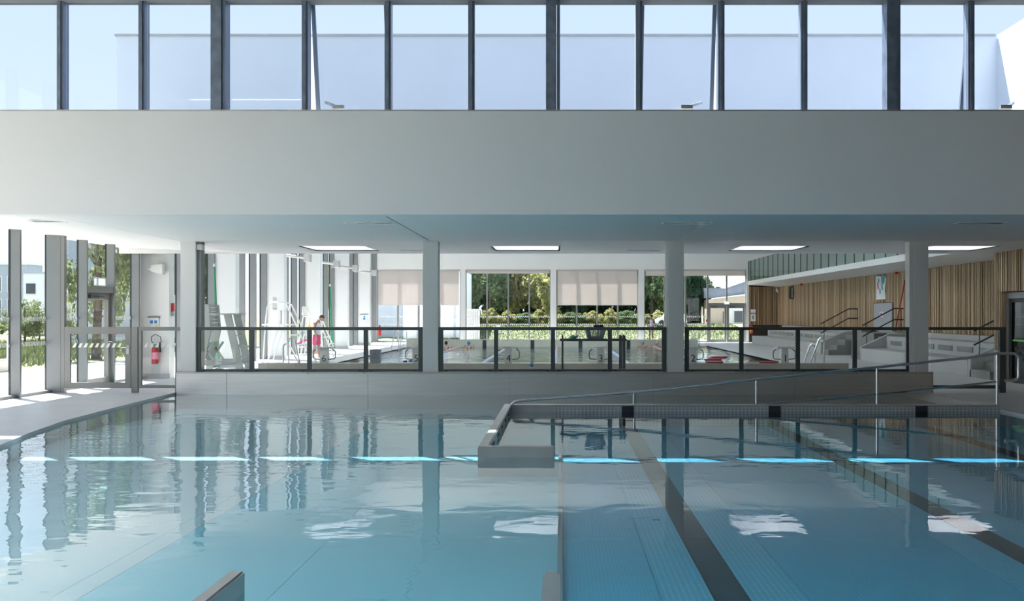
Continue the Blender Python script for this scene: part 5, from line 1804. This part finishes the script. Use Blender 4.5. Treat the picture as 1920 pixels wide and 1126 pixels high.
def person(label, loc, rotz, scale, skin, J, head_c, tilt, hair, clothes, cap=None, group=None):
    """J: ordered dict joint -> (pos, radius, parent)"""
    t = thing('person', label, 'person', loc, group)
    t.rotation_euler = (0, 0, rotz)
    t.scale = (scale,) * 3
    keys = list(J)
    idx = {k: i for i, k in enumerate(keys)}
    verts = [J[k][0] for k in keys]
    edges = [(idx[J[k][2]], idx[k]) for k in keys if J[k][2]]
    body = skin_part(verts, edges, [J[k][1] for k in keys], 2)
    me = joined([body, head_mesh(head_c, tilt)], 'body', skin)
    o = bpy.data.objects.new('body', me)
    C.objects.link(o)
    o.parent = t
    R = Matrix.Translation(head_c) @ Matrix.Rotation(tilt, 4, 'Y')
    # hair or cap: shell over the back and top of the skull
    m = MB().ell((-0.010, 0, 0.018), (0.094, 0.083, 0.112), 18, 12)
    keep = []
    for f in m.f:
        c = np.mean([m.v[i] for i in f], axis=0)
        if c[2] > 0.045 or (c[0] < (0.015 if cap is None else 0.03) and c[2] > -0.06):
            keep.append(f)
    hm = bpy.data.meshes.new('hair')
    hm.from_pydata(m.v, [], keep)
    bm = bmesh.new()
    bm.from_mesh(hm)
    bmesh.ops.delete(bm, geom=[v for v in bm.verts if not v.link_faces], context='VERTS')
    bmesh.ops.solidify(bm, geom=bm.faces[:], thickness=0.008)
    bm.to_mesh(hm)
    bm.free()
    hm.transform(R)
    hm.materials.append(M[hair])
    for p in hm.polygons:
        p.use_smooth = True
    h = bpy.data.objects.new('swim_cap' if cap else 'hair', hm)
    C.objects.link(h)
    h.parent = t
    for s_ in (-1, 1):
        em = MB().ell((0.078, s_ * 0.028, 0.012), (0.010, 0.012, 0.008), 8, 6)
        eme = bpy.data.meshes.new('eye')
        eme.from_pydata(em.v, [], em.f)
        eme.transform(R)
        eme.materials.append(M['black'])
        e_ = bpy.data.objects.new('eye', eme)
        C.objects.link(e_)
        e_.parent = t
    segs = [(Vector(J[J[k][2]][0]), Vector(J[k][0]), k) for k in keys if J[k][2]]
    ra = {k: (J[k][1] if isinstance(J[k][1], (int, float)) else sum(J[k][1]) / 2) for k in keys}
    vb = []
    for v in me.vertices:
        best, bk = 9, None
        for p, q, k in segs:
            d = q - p
            u = max(0.0, min(1.0, (v.co - p).dot(d) / max(d.length_squared, 1e-9)))
            dist = (p + d * u - v.co).length - (ra[J[k][2]] * (1 - u) + ra[k] * u)
            if dist < best:
                best, bk = dist, k
        vb.append(bk)
    for nm, mat, test, grow in clothes:
        bm = bmesh.new()
        bm.from_mesh(me)
        bm.verts.ensure_lookup_table()
        bm.normal_update()
        nv = len(body.vertices)
        drop = [v for v in bm.verts if v.index >= nv or not test(vb[v.index], v.co)]
        for v in bm.verts:
            v.co = v.co + v.normal * grow
        bmesh.ops.delete(bm, geom=drop, context='VERTS')
        cm_ = bpy.data.meshes.new(nm)
        bm.to_mesh(cm_)
        bm.free()
        cm_.materials.clear()
        cm_.materials.append(M[mat])
        for p in cm_.polygons:
            p.use_smooth = True
            p.material_index = 0
        oc = bpy.data.objects.new(nm, cm_)
        C.objects.link(oc)
        oc.parent = t
    return t


def hand(J, side, wrist, d, spread):
    """palm and five fingers hanging from a wrist joint; d = direction down the hand, spread = across the knuckles"""
    d = Vector(d).normalized()
    sp = Vector(spread).normalized()
    w0 = Vector(J[wrist][0])
    palm = w0 + d * 0.05
    J['palm' + side] = (tuple(palm), (0.030, 0.016), wrist)
    for i, (off, ln) in enumerate(((-0.024, 0.065), (-0.008, 0.078), (0.008, 0.074), (0.024, 0.058))):
        k = palm + d * 0.035 + sp * off
        J['k%d%s' % (i, side)] = (tuple(k), 0.0095, 'palm' + side)
        bend = sp.cross(d) * 0.012
        J['f%d%s' % (i, side)] = (tuple(k + d * ln * 0.55 + bend * 0.4), 0.008, 'k%d%s' % (i, side))
        J['t%d%s' % (i, side)] = (tuple(k + d * ln + bend * 1.8), 0.007, 'f%d%s' % (i, side))
    J['th%s' % side] = (tuple(palm - d * 0.015 - sp * 0.038), 0.0105, 'palm' + side)
    J['tt%s' % side] = (tuple(palm + d * 0.03 - sp * 0.052), 0.0085, 'th' + side)


def standing(lean=0.0, arm_fwd=(0.0, 0.0), elbow_out=(0.0, 0.0), step=0.0):
    J = {}

    def L(x, z):                                # lean the trunk forward about the hips
        dz = z - 0.88
        return x + math.sin(lean) * dz, 0.88 + math.cos(lean) * dz
    J['pelvis'] = ((0, 0, 0.90), (0.15, 0.115), None)
    for k, x, z, r in (('waist', 0.01, 1.06, (0.120, 0.095)), ('chest', 0.0, 1.26, (0.145, 0.110)), ('collar', 0.005, 1.385, (0.085, 0.062))):
        a, b = L(x, z)
        J[k] = ((a, 0, b), r, {'waist': 'pelvis', 'chest': 'waist', 'collar': 'chest'}[k])
    a, b = L(0.03, 1.47)
    J['neck'] = ((a, 0, b), 0.050, 'collar')
    a, b = L(0.055, 1.53)
    J['skull'] = ((a, 0, b), 0.050, 'neck')
    for s_, n in ((1, 'L'), (-1, 'R')):
        i = 0 if s_ == 1 else 1
        a, b = L(-0.005, 1.365)
        J['shoulder' + n] = ((a, s_ * 0.165, b), 0.056, 'collar')
        a, b = L(-0.02 + arm_fwd[i] * 0.5, 1.09)
        J['elbow' + n] = ((a, s_ * (0.205 + elbow_out[i]), b), 0.040, 'shoulder' + n)
        a, b = L(0.02 + arm_fwd[i], 0.875 + abs(arm_fwd[i]) * 0.2)
        J['wrist' + n] = ((a, s_ * 0.205, b), (0.028, 0.024), 'elbow' + n)
        hand(J, n, 'wrist' + n, (0.05 + arm_fwd[i] * 0.3, 0, -1), (0.8, 0, 0.0))
        dx = step * s_
        J['hip' + n] = ((0, s_ * 0.085, 0.84), 0.092, 'pelvis')
        J['knee' + n] = ((dx * 0.5 + 0.015, s_ * 0.092, 0.47), 0.058, 'hip' + n)
        J['calf' + n] = ((dx * 0.7 - 0.012, s_ * 0.094, 0.33), 0.054, 'knee' + n)
        J['ankle' + n] = ((dx - 0.01, s_ * 0.095, 0.085), 0.036, 'calf' + n)
        J['heel' + n] = ((dx - 0.035, s_ * 0.095, 0.035), 0.034, 'ankle' + n)
        J['foot' + n] = ((dx + 0.09, s_ * 0.10, 0.032), (0.038, 0.028), 'ankle' + n)
        J['toe' + n] = ((dx + 0.16, s_ * 0.105, 0.022), (0.034, 0.02), 'foot' + n)
    return J


TRUNK = ('pelvis', 'waist', 'chest', 'collar')
LEGS = ('hipL', 'hipR', 'kneeL', 'kneeR')
J = standing(lean=0.10, arm_fwd=(-0.10, 0.12), step=0.07)
person('woman in a white top and pink shorts looking down beside block 6', (-8.98, 35.4, DZ), -0.35, 0.97, 'skin', J, (0.235, 0, 1.585), 0.75, 'hair',
       [('vest', 'shirt', lambda k, c: (k in TRUNK or (k.startswith(('shoulder', 'elbow')) and abs(c.y) < 0.15)) and 0.86 < c.z < 1.40, 0.010),
        ('shorts', 'pink', lambda k, c: not k.startswith(('wrist', 'palm', 'k0', 'k1', 'k2', 'k3', 'f', 't')) and not k.startswith('elbow') and 0.56 < c.z < 0.97, 0.020),
        ('shoe', 'white', lambda k, c: k in ('footL', 'toeL', 'heelL'), 0.010), ('shoe', 'white', lambda k, c: k in ('footR', 'toeR', 'heelR'), 0.010)])
nd = MB().tube([(-9.12, 35.2, 0.83), (-9.35, 35.15, 0.74), (-9.62, 35.1, 0.62)], 0.035, 10).build('swim_noodle', 'pink', None, smooth=True)
tag(nd, 'pink foam swim noodle held by the woman in pink shorts', 'swim noodle')
J = standing(lean=0.16, arm_fwd=(0.06, 0.06), elbow_out=(0.06, 0.06), step=0.02)
person('child with dark hair in a pale swimsuit standing on the far kerb', (4.78, 50.32, 0.38), -PI / 2, 0.77, 'skin2', J, (0.23, 0, 1.56), 0.7, 'hair2',
       [('swim_top', 'lilac', lambda k, c: (k in TRUNK or (k.startswith(('shoulder', 'elbow')) and abs(c.y) < 0.145)) and 0.90 < c.z < 1.37, 0.008),
        ('trunks', 'patterned', lambda k, c: (k in LEGS or k in TRUNK) and 0.66 < c.z < 0.96, 0.012)])


def swimmer(x, y, rz, hairmat, label):
    J = {}
    J['pelvis'] = ((-0.1, 0, -0.75), (0.11, 0.14), None)
    J['waist'] = ((-0.06, 0, -0.55), (0.09, 0.115), 'pelvis')
    J['chest'] = ((-0.02, 0, -0.22), (0.11, 0.145), 'waist')
    J['collar'] = ((0.0, 0, -0.06), (0.06, 0.085), 'chest')
    J['neck'] = ((0.02, 0, 0.02), 0.05, 'collar')
    J['skull'] = ((0.03, 0, 0.08), 0.05, 'neck')
    for s_, n in ((1, 'L'), (-1, 'R')):
        J['shoulder' + n] = ((0, s_ * 0.165, -0.07), 0.055, 'collar')
        J['elbow' + n] = ((0.16, s_ * 0.26, 0.0), 0.04, 'shoulder' + n)
        J['wrist' + n] = ((0.34, s_ * 0.20, 0.05), 0.028, 'elbow' + n)
        hand(J, n, 'wrist' + n, (1, 0, 0.1), (0, 1, 0))
        J['hip' + n] = ((-0.1, s_ * 0.085, -0.82), 0.09, 'pelvis')
        J['knee' + n] = ((-0.12, s_ * 0.09, -1.12), 0.058, 'hip' + n)
        J['ankle' + n] = ((-0.3, s_ * 0.09, -1.35), 0.038, 'knee' + n)
        J['foot' + n] = ((-0.42, s_ * 0.09, -1.40), (0.036, 0.025), 'ankle' + n)
    person(label, (x, y, 0.03), rz, 1.0, 'skin', J, (0.035, 0, 0.17), 0.1, hairmat,
           [('swimsuit', 'slate', lambda k, c: k in TRUNK or k.startswith('hip'), 0.006)], cap=True, group='swimmers in the far pool')


swimmer(-5.85, 49.3, PI / 2, 'hair2', 'swimmer with a black cap by the far kerb below the leftmost blind')
swimmer(-4.7, 49.4, PI / 2, 'signblue', 'swimmer with a blue cap by the far kerb at the tree window')
swimmer(4.28, 49.55, PI / 2, 'binblue', 'swimmer with a grey cap at the far kerb left of the child')
swimmer(5.02, 49.55, PI / 2, 'panelgrey', 'swimmer with a pale cap at the far kerb right below the child')
swimmer(5.62, 49.55, PI / 2, 'hair2', 'swimmer at the far kerb next to the third column')
